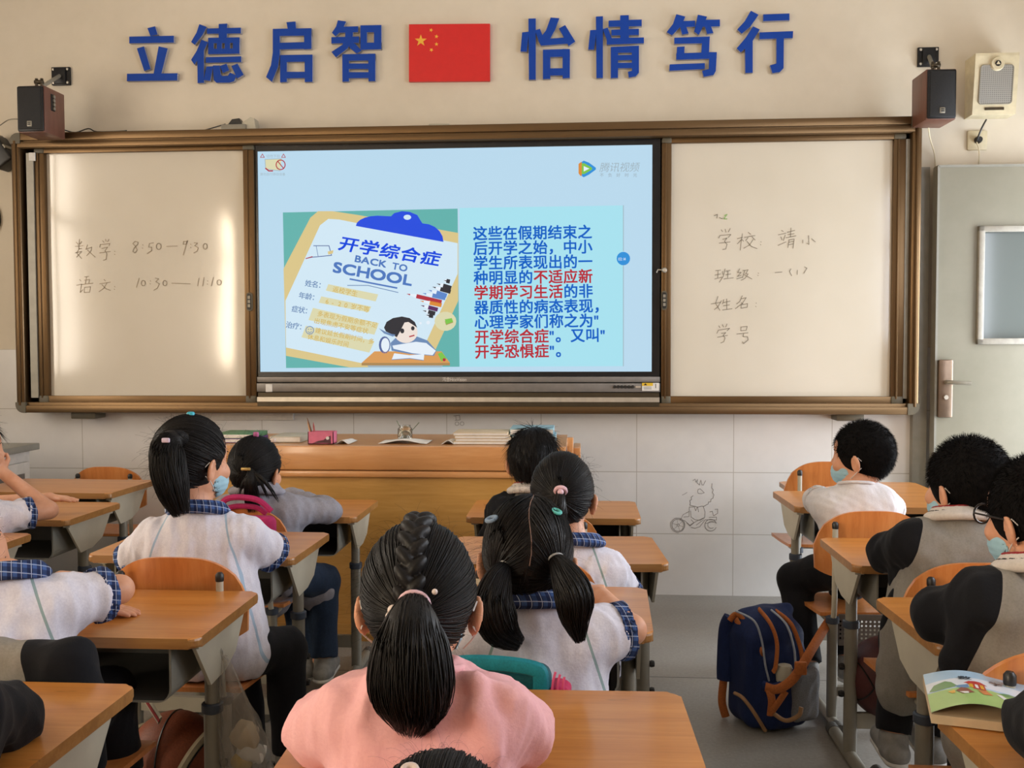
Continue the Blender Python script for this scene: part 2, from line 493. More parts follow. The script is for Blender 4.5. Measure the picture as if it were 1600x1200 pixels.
for u in (134, 1326):
    mb = MB(); a = bx(u - 20, 650, 4.6); mb.box(a, a + .125, 4.58, WALL_Y - .002, Z0 - .032, Z0 + .004, 0, .004); part(mb, 'support_bracket', M['bronze_corner'], board)
mb = MB(); mb.box(bx(404), bx(1030), FY + .005, 4.60, bz(627), bz(620)); part(mb, 'guide_rail', M['silver'], board)
mb = MB(); mb.box(bx(404), bx(1030), FY + .02, 4.60, bz(621), bz(613)); mb.box(bx(404), bx(1030), FY + .01, 4.6, bz(638), bz(627)); part(mb, 'marker_tray', M['bronze_dark'], board)


def text_mesh(body, size=1.0, bold=0.0, shear=0.0):
    c = bpy.data.curves.new('t', 'FONT'); c.body = body; c.size = size; c.offset = bold; c.shear = shear; c.resolution_u = 4
    o = bpy.data.objects.new('t', c); COL.objects.link(o)
    dg = bpy.context.evaluated_depsgraph_get(); me = bpy.data.meshes.new_from_object(o.evaluated_get(dg))
    vs = [v.co.copy() for v in me.vertices]; fs = [tuple(p.vertices) for p in me.polygons]
    bpy.data.objects.remove(o); bpy.data.curves.remove(c); bpy.data.meshes.remove(me)
    return vs, fs


_tc = {}
def glyph(ch, bold=0.0, shear=0.0):
    k = (ch, bold, shear)
    if k not in _tc: _tc[k] = text_mesh(ch, 1.0, bold, shear)
    return _tc[k]


def write(mb, body, u, v, size, Y, m=0, rot=0.0, bold=0.0, shear=0.0, pitch=None, sx=1.0, slope=None):
    """letters laid on the plane y = Y; u, v = left end of the baseline in the photograph's frame, size = em in pixels"""
    c, s = math.cos(rot), math.sin(rot); x = 0.0
    for ch in body:
        if ch != ' ':
            vs, fs = glyph(ch, 0.0, shear)
            k = bold * .8
            for ox, oy in (((0, 0),) if bold < .008 else ((k, k), (-k, k), (k, -k), (-k, -k)) if bold < .02 else ((k, k), (-k, k), (k, -k), (-k, -k), (k, 0), (-k, 0), (0, k), (0, -k))):
                mb.add([at(u + ((x + ox + p.x * sx) * c + (p.y + oy) * s) * size, v + ((x + ox + p.x * sx) * s - (p.y + oy) * c) * size, Y) for p in vs], fs, m)
        adv = pitch if pitch else (1.0 if ord(ch) > 0x2000 else 0.30 if ch in ' .:!1' else (max(p.x for p in glyph(ch, 0.0, 0)[0]) + .05 if ch != ' ' else .3))
        x += adv * sx
    return mb


def flat_outline(mb, pts, Y, m=0):
    vs = [at(u, v, Y) for u, v in pts]; return mb.add(vs, [tuple(range(len(vs)))], m)


def stroke(mb, pts, wpx, Y, m=0):
    """a pen line of width wpx through pts, as flat ribbon"""
    for (a, b), (c, d) in zip(pts, pts[1:]):
        L = math.hypot(c - a, d - b) or 1; nx, ny = -(d - b) / L * wpx / 2, (c - a) / L * wpx / 2
        ex, ey = (c - a) / L * wpx * .3, (d - b) / L * wpx * .3
        flat_outline(mb, [(a + nx - ex, b + ny - ey), (c + nx + ex, d + ny + ey), (c - nx + ex, d - ny + ey), (a - nx - ex, b - ny - ey)], Y, m)
    return mb


def disc(u, v, r, n=20, ry=None): return [(u + r * math.cos(2 * PI * k / n), v + (ry or r) * math.sin(2 * PI * k / n)) for k in range(n)]


def board_panel(name, uL0, uL1, uR0, uR1, v0, v1, vb, warp):
    """sliding panel: stiles uL0-uL1 and uR0-uR1, enamel between, v0..v1 enamel, vb bottom of frame"""
    xl0, xl1, xr0, xr1 = bx(uL0, 430), bx(uL1, 430), bx(uR0, 430), bx(uR1, 430)
    um = (uL1 + uR0) / 2; z1, z0, zb = bz(v0, um), bz(v1, um), bz(vb, um)
    # enamel sheet, very slightly bowed at its glued edges
    nx, nz = 60, 24; vs = []; fs = []
    for j in range(nz + 1):
        for i in range(nx + 1):
            a = i / nx; x = xl1 + (xr0 - xl1) * a; z = z0 + (z1 - z0) * j / nz
            e = min(a, 1 - a) * (xr0 - xl1); bow = warp * (0.0035 * math.exp(-e / .035) + .0006 * math.sin(7 * z + 5 * x))
            vs.append((x, YB + bow, z))
    fs = [(j * (nx + 1) + i, j * (nx + 1) + i + 1, (j + 1) * (nx + 1) + i + 1, (j + 1) * (nx + 1) + i) for j in range(nz) for i in range(nx)]
    mb = MB(); mb.add(vs, fs, 0, True); mb.box(xl1, xr0, YB + .012, YB + .03, z0, z1)
    p = part(mb, name, M['whiteboard'], board)
    top = min(z1 + .055, Z1 - .072)
    for nm, a in (('left', (xl0, xl1)), ('right', (xr0, xr1))):
        f = MB(); f.box(a[0], a[1], YB - .022, YB + .03, z0 - .012, z1, 0, .003)
        f.box(a[0] + (a[1] - a[0]) * .30, a[0] + (a[1] - a[0]) * .48, YB - .028, YB, z0 - .012, z1, 0, .002)
        part(f, 'panel_stile', M['bronze'], p, OFF)
    f = MB(); f.box(xl0 + .03, xr1 - .03, YB - .022, YB + .03, z1, top, 0, .003); part(f, 'panel_rail', M['bronze'], p, OFF)
    f = MB(); f.box(xl0 + .03, xr1 - .03, YB - .022, YB + .03, zb, z0, 0, .003); part(f, 'panel_rail', M['bronze'], p, OFF)
    for cx in (xl0, xr1):
        for a, b in ((zb, z0 + .001), (z1 - .001, top)):
            f = MB(); w = xl1 - xl0 if cx == xl0 else xr1 - xr0
            f.box(min(cx, cx + (w if cx == xl0 else -w)), max(cx, cx + (w if cx == xl0 else -w)), YB - .027, YB + .03, a, b, 0, .006)
            part(f, 'corner_cap', M['bronze_corner'], p, OFF)
    return p, z0, z1


pl, lz0_, lz1_ = board_panel('writing_panel', 61, 76, 384, 401, 238, 618, 633, 1.0)
pr, rz0_, rz1_ = board_panel('writing_panel', 1033, 1048, 1392, 1411, 222, 619, 634, .12)
tag(pl, 'writing panel with two lines of class times'); tag(pr, 'writing panel with four handwritten lines')


def slot_handle(u, v, p):
    x, z = bx(u, v), bz(v, u); mb = MB(); mb.prism(rounded(x - .014, x + .014, z - .045, z + .045, .0138), YB - .034, YB - .02)
    mb.prism(rounded(x - .009, x + .009, z - .038, z + .038, .0088), YB - .037, YB - .03, m=1)
    for k in range(3): mb.box(x - .006, x + .006, YB - .039, YB - .03, z - .026 + k * .02, z - .012 + k * .02, 2)
    part(mb, 'handle', [M['bronze_corner'], M['blackplastic'], M['leg_metal']], p, OFF)


slot_handle(393, 472, pl); slot_handle(1037, 470, pr)
mb = MB(); kx, kz2 = bx(1037, 423), bz(423, 1037); mb.lathe([(.002, 0), (.012, -.004), (.013, -.012), (.008, -.02), (.0, -.021)], (kx, YB - .026, kz2), 14, axis='Y')
mb.tube([(kx, YB - .04, kz2), (kx - .03, YB - .038, kz2 + .002), (kx - .036, YB - .038, kz2 - .012)], .003, 6); part(mb, 'lock_knob', M['silver'], pr, OFF)
mb = MB(); sx_, sz_ = bx(56, 247), bz(247, 56); mb.box(sx_ - .016, sx_ + .016, YB - .034, YB - .03, sz_ - .02, sz_ + .02); part(mb, 'paper_sticker', M['paper'], board)
mb = MB(); mb.box(bx(50, 430), bx(61, 430), YB - .03, YB + .02, lz0_ - .01, lz1_); part(mb, 'edge_strip', M['leg_metal'], board)
mb = MB(); mb.box(bx(1411, 430), bx(1417, 430), YB - .02, YB + .02, rz0_ - .01, rz1_); part(mb, 'edge_strip', M['leg_metal'], board)

TY = YB - .0015


def pen(mb, lines, ou, ov, k, w, m=0):
    for ln in lines:
        if len(ln) == 1: (x, y), = ln; ln = [(x - 2, y - 2), (x + 2, y + 2)]
        stroke(mb, [(ou + x / k, ov + y / k) for x, y in ln], w, TY, m)


def oval(cx, cy, rx, ry, n=12): return [(cx + rx * math.cos(2 * PI * i / n), cy + ry * math.sin(2 * PI * i / n)) for i in range(n + 1)]


HAND_L = [
    [(255, 200), (310, 195)], [(285, 150), (280, 215), (300, 215)], [(262, 170), (275, 185)], [(300, 165), (288, 185)], [(255, 245), (300, 235)], [(285, 215), (265, 245), (300, 285)], [(300, 235), (265, 275)], [(340, 190), (330, 220), (370, 205), (365, 230), (335, 265)], [(340, 225), (395, 275)],
    [(445, 160), (455, 172)], [(465, 150), (470, 165)], [(490, 150), (480, 168)], [(430, 185), (425, 205)], [(430, 188), (495, 180), (490, 195)], [(440, 215), (480, 205), (462, 230), (475, 250), (470, 290), (450, 297)], [(425, 245), (500, 235)], [(530, 235)], [(530, 255)],
    [(690, 170), (670, 165), (655, 180), (675, 200), (685, 225), (670, 245), (655, 235), (665, 210), (690, 185), (690, 170)], [(725, 190)], [(722, 212)], [(770, 180), (765, 205), (785, 205), (785, 230), (755, 250)], [(770, 180), (800, 175)], oval(835, 200, 17, 22), [(890, 200), (965, 198)],
    [(1030, 165), (1008, 165), (1005, 185), (1025, 185), (1035, 160), (1020, 210), (1005, 260)], [(1058, 185)], [(1058, 208)], [(1080, 175), (1105, 178), (1085, 195), (1110, 210), (1100, 235), (1078, 245)], oval(1158, 200, 14, 20),
    [(285, 430), (295, 440)], [(265, 470), (300, 462), (290, 520), (310, 500)], [(320, 412), (350, 408)], [(335, 410), (325, 460)], [(320, 435), (355, 430), (350, 458)], [(300, 465), (380, 455)], [(320, 485), (318, 520), (355, 518), (362, 480), (320, 485)],
    [(455, 430), (465, 440)], [(425, 460), (500, 448)], [(475, 455), (455, 490), (420, 515)], [(440, 465), (470, 495), (500, 505)], [(530, 480)], [(528, 498)],
    [(700, 420), (680, 485)], oval(728, 455, 14, 19), [(778, 440)], [(776, 460)], [(810, 420), (835, 425), (815, 445), (840, 460), (825, 490), (800, 505)], oval(878, 455, 14, 18), [(925, 455), (1055, 460)], [(1115, 420), (1105, 475)], [(1150, 415), (1140, 475)], [(1175, 440)], [(1173, 462)], [(1215, 415), (1200, 475)], oval(1255, 450, 15, 18)]
HAND_R = [
    [(535, 195), (545, 210)], [(565, 190), (572, 215)], [(605, 185), (590, 212)], [(515, 260), (525, 240), (610, 232), (590, 255)], [(545, 270), (580, 260), (560, 285), (580, 310), (570, 345), (545, 350)], [(518, 300), (605, 290)],
    [(660, 265), (700, 255)], [(700, 225), (690, 290), (683, 355)], [(690, 275), (660, 305)], [(695, 270), (710, 285)], [(745, 215), (765, 230)], [(715, 255), (800, 240)], [(745, 255), (725, 280)], [(775, 250), (800, 275)], [(785, 270), (755, 315), (710, 340)], [(735, 285), (770, 325), (815, 342)], [(845, 290)], [(843, 312)],
    [(1005, 200), (1020, 208)], [(980, 235), (1040, 222)], [(1000, 250), (1010, 275)], [(1035, 235), (1020, 280)], [(978, 318), (1040, 290)], [(1050, 215), (1110, 200)], [(1080, 180), (1075, 250)], [(1055, 235), (1105, 225)], [(1040, 258), (1120, 242)], [(1065, 275), (1055, 335)], [(1062, 275), (1105, 268), (1095, 340)], [(1065, 292), (1100, 285)], [(1063, 312), (1098, 305)],
    [(1218, 240), (1220, 310), (1205, 300)], [(1172, 275), (1172, 300)], [(1240, 265), (1270, 290)],
    [(490, 515), (530, 510)], [(485, 550), (530, 540)], [(510, 515), (508, 570)], [(483, 580), (540, 565)], [(545, 520), (548, 545)], [(565, 500), (550, 560), (520, 605)], [(570, 520), (605, 512)], [(570, 548), (610, 540)], [(588, 515), (585, 570)], [(555, 580), (630, 570)],
    [(680, 500), (662, 530), (690, 528), (660, 560), (690, 550)], [(655, 580), (700, 565)], [(705, 515), (745, 508), (725, 540), (745, 540), (720, 575), (690, 590)], [(718, 515), (700, 570)], [(712, 545), (775, 580)], [(825, 535)], [(822, 552)], [(955, 530), (1010, 525)], [(1080, 500), (1068, 520), (1085, 555)], [(1130, 510), (1128, 545)], [(1185, 485), (1205, 495), (1180, 535)],
    [(510, 715), (490, 770), (525, 825)], [(455, 775), (530, 762)], [(535, 750), (510, 795), (480, 820)], [(555, 740), (545, 775)], [(548, 765), (605, 752)], [(578, 735), (578, 815)], [(550, 790), (600, 782)], [(545, 822), (620, 812)],
    [(700, 710), (680, 755), (655, 775)], [(690, 735), (730, 725), (700, 770), (645, 812)], [(690, 765), (705, 775)], [(690, 785), (690, 808), (738, 800), (740, 772), (692, 782)], [(808, 768)], [(805, 795)],
    [(515, 945), (525, 960)], [(545, 935), (552, 955)], [(580, 930), (570, 955)], [(500, 1005), (512, 980), (600, 965), (580, 985)], [(535, 1005), (570, 998), (550, 1020), (565, 1040), (555, 1070), (530, 1080)], [(505, 1035), (585, 1020)],
    [(690, 955), (688, 985), (730, 980), (738, 950), (690, 955)], [(655, 1010), (745, 1000)], [(710, 1005), (705, 1030), (740, 1030), (745, 1055), (710, 1085), (700, 1070)]]
TY = YB - .0015
for y0_, y1_ in ((0, 340), (340, 700)):
    hw = MB(); pen(hw, [l for l in HAND_L if y0_ <= l[0][1] < y1_], 60, 340, 4.444, 1.05); part(hw, 'handwriting', M['ink'], pl, OFF)
for y0_, y1_ in ((0, 420), (420, 650), (650, 880), (880, 1300)):
    hw = MB(); pen(hw, [l for l in HAND_R if y0_ <= l[0][1] < y1_], 1020, 320, 5.0, .95); part(hw, 'handwriting', M['ink_dark'], pr, OFF)
hw = MB()
stroke(hw, [(1116, 337), (1121, 335), (1120, 341)], 1.1, TY); stroke(hw, [(1124, 340), (1129, 342)], 1.1, TY); stroke(hw, [(1132, 337), (1136, 335), (1131, 342), (1136, 342)], 1.5, TY, 1)
part(hw, 'scribble', [M['ink_dark'], simple('green_ink', '8fb06a', .6)], pr, OFF)

# ------------------------------------------------------------------ interactive display
disp = empty('interactive_display', (bx(715), WALL_Y - .04, bz(612)))
tag(disp, 'large lit flat-panel display between the two whiteboard panels, showing a slide', 'screen')
sx0, sx1 = -0.60576 - .9475, -0.60576 + .9475; sz0, sz1 = 1.62864 - .533, 1.62864 + .533
mb = MB(); ox0, ox1 = bx(402, 420), bx(1031, 420); oz1 = bz(222, 715); oz0 = bz(588, 715)
for a in ((ox0, sx0, oz0, oz1), (sx1, ox1, oz0, oz1), (sx0, sx1, oz0, sz0), (sx0, sx1, sz1, oz1)): mb.box(a[0], a[1], YB - .008, YB + .05, a[2], a[3])
part(mb, 'bezel', M['screen_black'], disp)
mb = MB(); mb.box(ox0, ox1, YB - .024, YB + .05, bz(597), bz(588.5), 0, .002); mb.box(ox0, ox1, YB - .03, YB + .05, bz(612), bz(598.5), 0, .002)
bar = part(mb, 'control_bar', M['ctrl_grey'], disp)
for k in range(6):
    mb = MB(); mb.lathe([(.0, -.036), (.0075, -.036), (.008, -.03), (.008, -.02)], (bx(960 + 5.6 * k, 604), YB, bz(604, 970)), 10, axis='Y'); part(mb, 'button', M['blackplastic'], bar, -Vector(disp.location))
mb = MB(); mb.box(bx(993), bx(1001), YB - .034, YB - .02, bz(605.5), bz(602.5)); part(mb, 'usb_port', M['silver'], bar, -Vector(disp.location))
mb = MB(); zt, zb_, zm = bz(597.8, 1015), bz(610, 1015), bz(602.5, 1015)
mb.box(bx(1003), bx(1029.5), YB - .033, YB - .029, zb_, zt, 0); mb.box(bx(1003), bx(1020), YB - .034, YB - .031, zm, zt, 1)
flat_outline(mb, [(1006, 602), (1008.5, 598.5), (1011, 602)], YB - .0345, 2); stroke(mb, [(1006, 605), (1018, 605)], .7, YB - .0335, 2); stroke(mb, [(1006, 607.6), (1018, 607.6)], .7, YB - .0335, 2); stroke(mb, [(1024.5, 600), (1024.5, 606)], 1, YB - .0335, 2)
part(mb, 'warning_sticker', [M['paper'], simple('yellow_label', 'd9b32c'), M['blackplastic']], bar, -Vector(disp.location))
mb = MB(); mb.box(bx(416), bx(426), YB - .033, YB - .029, bz(612), bz(600)); part(mb, 'paper_label', M['paper'], bar, -Vector(disp.location))
mb = MB(); write(mb, '鸿合HiteVision', 691, 595.5, 7.5, YB - .0245, 0, 0, 0.0, 0, None, .8); part(mb, 'maker_name', simple('pale_print', 'd8d4cc', .5), bar, -Vector(disp.location))
# the lit picture: flat emitting shapes, one mesh
EM = [('pane_blue', 'b8d8ec'), ('slide_cyan', 'a6e0ee'), ('teal', '5fb0ab'), ('tan', 'd8c489'), ('sheet', 'cfe6f4'), ('royal', '1549dd'), ('txt_blue', '1a62c4'),
      ('txt_red', 'b8303c'), ('slate', '6a89b4'), ('yellowbar', 'd9d6ae'), ('yellowtxt', 'd2b463'), ('black', '2a2b33'), ('skin', 'ecdfd6'), ('outline_navy', '51649a'),
      ('white', 'e4eef8'), ('brown', 'a98654'), ('pencilred', 'b02b3c'), ('orange', 'd98a36'), ('purple', '58275e'), ('green', '7ac24a'), ('badge', '2b8fd8'), ('grey', '9fb2bd'), ('iris', '5a86c9'), ('peach', 'd79a58'), ('schoolblue', '4f78bd')]
EI = {k: i for i, (k, _) in enumerate(EM)}
EMATS = [emis('screen_' + k, c, 1.0) for k, c in EM]
mb = MB(); e = .0002; L = lambda k: YB - .0005 - e * k
mb.add([(sx0, YB, sz0), (sx1, YB, sz0), (sx1, YB, sz1), (sx0, YB, sz1)], [(0, 1, 2, 3)], EI['pane_blue'])
fo = lambda pts, k, c: flat_outline(mb, pts, L(k), EI[c])
fo([(718, 325), (974, 321), (974, 572), (718, 573)], 1, 'slide_cyan')
stroke(mb, [(974, 321), (974, 392)], 1.2, L(2), EI['grey']); stroke(mb, [(974, 415), (974, 572)], 1.2, L(2), EI['grey'])
fo(disc(974, 404, 10.5), 3, 'badge'); write(mb, '02:14', 966, 407, 6.5, L(4), EI['white'], 0, 0, 0, None, .85)
fo([(442, 332), (715, 326), (718, 573), (447, 575)], 1, 'teal')
fo([(497, 330), (520, 330), (560, 336), (716, 364), (716, 470), (676, 556), (668, 573), (546, 574), (447, 556), (443, 420), (485, 340)], 2, 'tan')
fo([(513, 342), (530, 343), (715, 380), (715, 428), (655, 558), (578, 570), (447, 543), (446, 470), (500, 352)], 3, 'sheet')
cl = [(556, 353)] + [(590 + 34 * math.cos(a), 353 - 16 * math.sin(a)) for a in [PI - k * PI / 2 / 5 for k in range(6)]] + [(611, 338), (616, 333), (628, 330), (640, 331), (652, 336), (658, 346)] + [(660 + 33 * math.sin(a), 378 - 29 * math.cos(a)) for a in [k * PI / 2 / 5 for k in range(6)]]
fo(cl, 4, 'royal'); fo(disc(636.5, 339.5, 6, 16, 4), 5, 'sheet')
write(mb, '开学综合症', 527, 388, 24, L(5), EI['royal'], .165, .03, .12, 1.04, 1.3)
write(mb, 'BACK', 553, 408.5, 14.5, L(5), EI['schoolblue'], .19, .04, 0, None, 1.3); write(mb, 'TO', 612, 420, 14.5, L(5), EI['schoolblue'], .19, .035, 0, None, 1.15)
write(mb, 'SCHOOL', 519, 424.5, 22.5, L(5), EI['schoolblue'], .175, .045, 0, None, 1.38)
stroke(mb, [(547, 436), (620, 450)], 2.6, L(5), EI['schoolblue']); stroke(mb, [(543, 446), (575, 446), (622, 457)], 1.2, L(5), EI['slate'])
for s_, u, v in (('姓名：', 476, 446), ('年龄：', 466, 465), ('症状：', 455, 486), ('治疗：', 446, 511)): write(mb, s_, u, v, 11, L(5), EI['slate'], .15, .015, 0, .95)
for q in (((513, 444), (591, 460), (587, 471), (509, 454)), ((502, 463), (580, 479), (576, 488), (498, 473)), ((489, 481), (592, 505), (585, 523), (482, 500)), ((478, 509), (585, 533), (577, 551), (471, 527))): fo(q, 4, 'yellowbar')
for s_, u, v, z in (('返校学生', 519, 455, 10), ('6-20岁不等', 508, 474, 10), ('多表现为假期余额不足', 495, 493, 9.6), ('出现焦虑不安等症状', 490, 504, 9.6), ('建议延长假期时间，多', 492, 519, 9.4), ('休息和娱乐时间', 480, 529, 9.4)): write(mb, s_, u, v, z, L(5), EI['yellowtxt'], .2, .012, 0, 1.0)
for k in range(24):
    a, b = 2 * PI * k / 24, 2 * PI * (k + 1) / 24; stroke(mb, [(484 + 6 * math.cos(a), 516 + 6 * math.sin(a)), (484 + 6 * math.cos(b), 516 + 6 * math.sin(b))], 1.2, L(6), EI['slate'])
fo(disc(482, 514.5, .9, 8), 6, 'slate'); fo(disc(486, 514.5, .9, 8), 6, 'slate'); stroke(mb, [(481, 518), (484, 520), (487, 518)], 1, L(6), EI['slate'])
# doodle box and pencils
stroke(mb, [(490, 384), (514, 384), (518, 399), (487, 402), (478, 404)], 1.2, L(5), EI['outline_navy']); stroke(mb, [(494, 384), (497, 400)], .9, L(5), EI['slate']); fo([(512, 393), (521, 391), (520, 396), (513, 398)], 6, 'tan'); stroke(mb, [(478, 404), (488, 401)], 1.4, L(6), EI['pencilred'])
PC = [('black', 693, 438, 703, 440), ('black', 682, 443, 705, 450), ('black', 675, 448, 704, 456), ('iris', 669, 453, 698, 462), ('iris', 660, 458, 696, 466), ('pencilred', 635, 459, 690, 472), ('orange', 656, 470, 690, 477), ('purple', 657, 477, 684, 484), ('black', 660, 485, 680, 490), ('black', 665, 492, 677, 494)]
for c, a, b, c2, d in PC:
    Ln = math.hypot(c2 - a, d - b); ux, uy = (c2 - a) / Ln, (d - b) / Ln; tp = min(16, Ln * .45)
    fo([(a + ux * tp - uy * 3.2, b + uy * tp + ux * 3.2), (a, b), (a + ux * tp + uy * 3.2, b + uy * tp - ux * 3.2)], 6, 'white'); fo([(a + ux * 6 - uy * 1.2, b + uy * 6 + ux * 1.2), (a, b), (a + ux * 6 + uy * 1.2, b + uy * 6 - ux * 1.2)], 7, c)
    fo([(a + ux * tp - uy * 3.2, b + uy * tp + ux * 3.2), (a + ux * tp + uy * 3.2, b + uy * tp - ux * 3.2), (c2 + uy * 3.2, d - ux * 3.2), (c2 - uy * 3.2, d + ux * 3.2)], 6, c)
# generic drawn child leaning on a desk
fo([(565, 567), (585, 549), (690, 549), (703, 567)], 6, 'peach'); fo([(565, 567), (703, 567), (703, 571), (565, 571)], 6, 'brown'); fo([(574, 571), (692, 571), (690, 574), (576, 574)], 6, 'grey')
fo(disc(601, 539, 9, 16, 13.5), 6, 'outline_navy'); fo(disc(602, 539, 6.5, 16, 11), 7, 'white')
fo([(610, 536), (620, 526), (652, 526), (668, 532), (682, 548), (678, 556), (640, 553), (612, 548)], 7, 'slate'); fo([(613, 540), (650, 534), (666, 536), (681, 548), (676, 555), (645, 552), (615, 545)], 8, 'white')
fo([(612, 562), (616, 552), (640, 555), (663, 553), (662, 563), (640, 560)], 9, 'white'); stroke(mb, [(612, 562), (640, 560), (662, 563)], 1, L(10), EI['slate'])
fo(disc(634, 519, 18.5, 24, 17), 9, 'skin'); fo([(600, 512), (604, 503), (614, 497), (628, 494.5), (640, 497), (648, 503), (652, 512), (646, 508), (638, 503), (632, 504), (626, 516), (620, 527), (612, 522), (603, 518)], 10, 'black')
fo(disc(628.5, 517, 3.2, 12, 4), 11, 'black'); fo(disc(645, 513, 2.8, 12, 3.4), 11, 'black'); stroke(mb, [(640, 526), (647, 524)], 2, L(11), EI['pencilred']); fo([(592, 513), (604, 519), (618, 523), (614, 526), (600, 521)], 10, 'slate')
fo(disc(696, 502, 17, 18, 15), 5, 'yellowbar'); fo([(695, 499), (706, 497), (708, 503), (697, 507)], 8, 'green'); fo([(695, 502), (697, 508), (708, 504), (707, 501)], 7, 'brown'); fo(disc(669, 504, 3, 10), 6, 'white'); fo(disc(657, 505, 2, 10), 6, 'white')
fo([(684, 553), (690, 550), (698, 560), (690, 565)], 10, 'green'); fo(disc(694, 562, 2.6, 8), 11, 'pencilred')
# paragraph
lines = ['这些在假期结束之', '后开学之始，中小', '学生所表现出的一', '种明显的[不适应新]', '[学期学习生活]的非', '器质性的病态表现，', '心理学家们称之为"', '[开学综合症]"。又叫"', '[开学恐惧症]"。']
for i, ln in enumerate(lines):
    u, v = 739.0 + i * .35, 373.5 + 23.1 * i; red = False
    for ch in ln:
        if ch == '[': red = True; continue
        if ch == ']': red = False; continue
        write(mb, ch, u, v, 23.0 if ch != '"' else 22, L(4), EI['txt_red'] if red else EI['txt_blue'], -.016, .026)
        u += 9.6 if ch == '"' else 23.35; v -= .35
# channel mark in the corner and the no-touch sign
fo([(904, 256), (908, 253), (911, 254), (911, 274), (907, 275), (904, 271)], 3, 'orange'); fo([(909, 253), (912, 251), (920, 254), (931, 262), (931, 265), (920, 273), (912, 277), (909, 275)], 4, 'badge'); fo([(909, 255), (913, 255), (925, 262), (925, 265), (913, 272), (909, 272)], 5, 'green'); fo([(912, 259.5), (921, 263.5), (912, 268)], 6, 'white')
write(mb, '腾讯视频', 936, 267.5, 16, L(3), EI['grey'], -.01, .004, .2, .97); write(mb, '不负好时光', 937, 276, 6.5, L(3), EI['grey'], 0, .01, 0, 2.0)
fo([(414, 249), (440, 248), (438, 266), (415, 264)], 3, 'yellowbar'); stroke(mb, [(414, 249), (440, 248)], 1, L(4), EI['grey']); stroke(mb, [(414, 249), (415, 264), (438, 267)], 1, L(4), EI['grey'])
for k in range(20):
    a, b = 2 * PI * k / 20, 2 * PI * (k + 1) / 20; stroke(mb, [(438.5 + 7 * math.cos(a), 257.5 + 7.5 * math.sin(a)), (438.5 + 7 * math.cos(b), 257.5 + 7.5 * math.sin(b))], 1.5, L(5), EI['pencilred'])
stroke(mb, [(434, 252), (443, 263)], 1.4, L(5), EI['pencilred']); stroke(mb, [(415, 263), (420, 267), (426, 267)], 2, L(5), EI['pencilred'])
for u in (410, 443): stroke(mb, [(u - 3, 246), (u, 240.5), (u + 3, 246), (u - 3, 246)], .9, L(4), EI['pencilred'])
write(mb, '切勿下拉', 416, 246, 5.4, L(4), EI['grey']); write(mb, '请勿自行移动设备', 406, 274, 5, L(4), EI['grey'])
part(mb, 'lit_screen', EMATS, disp)
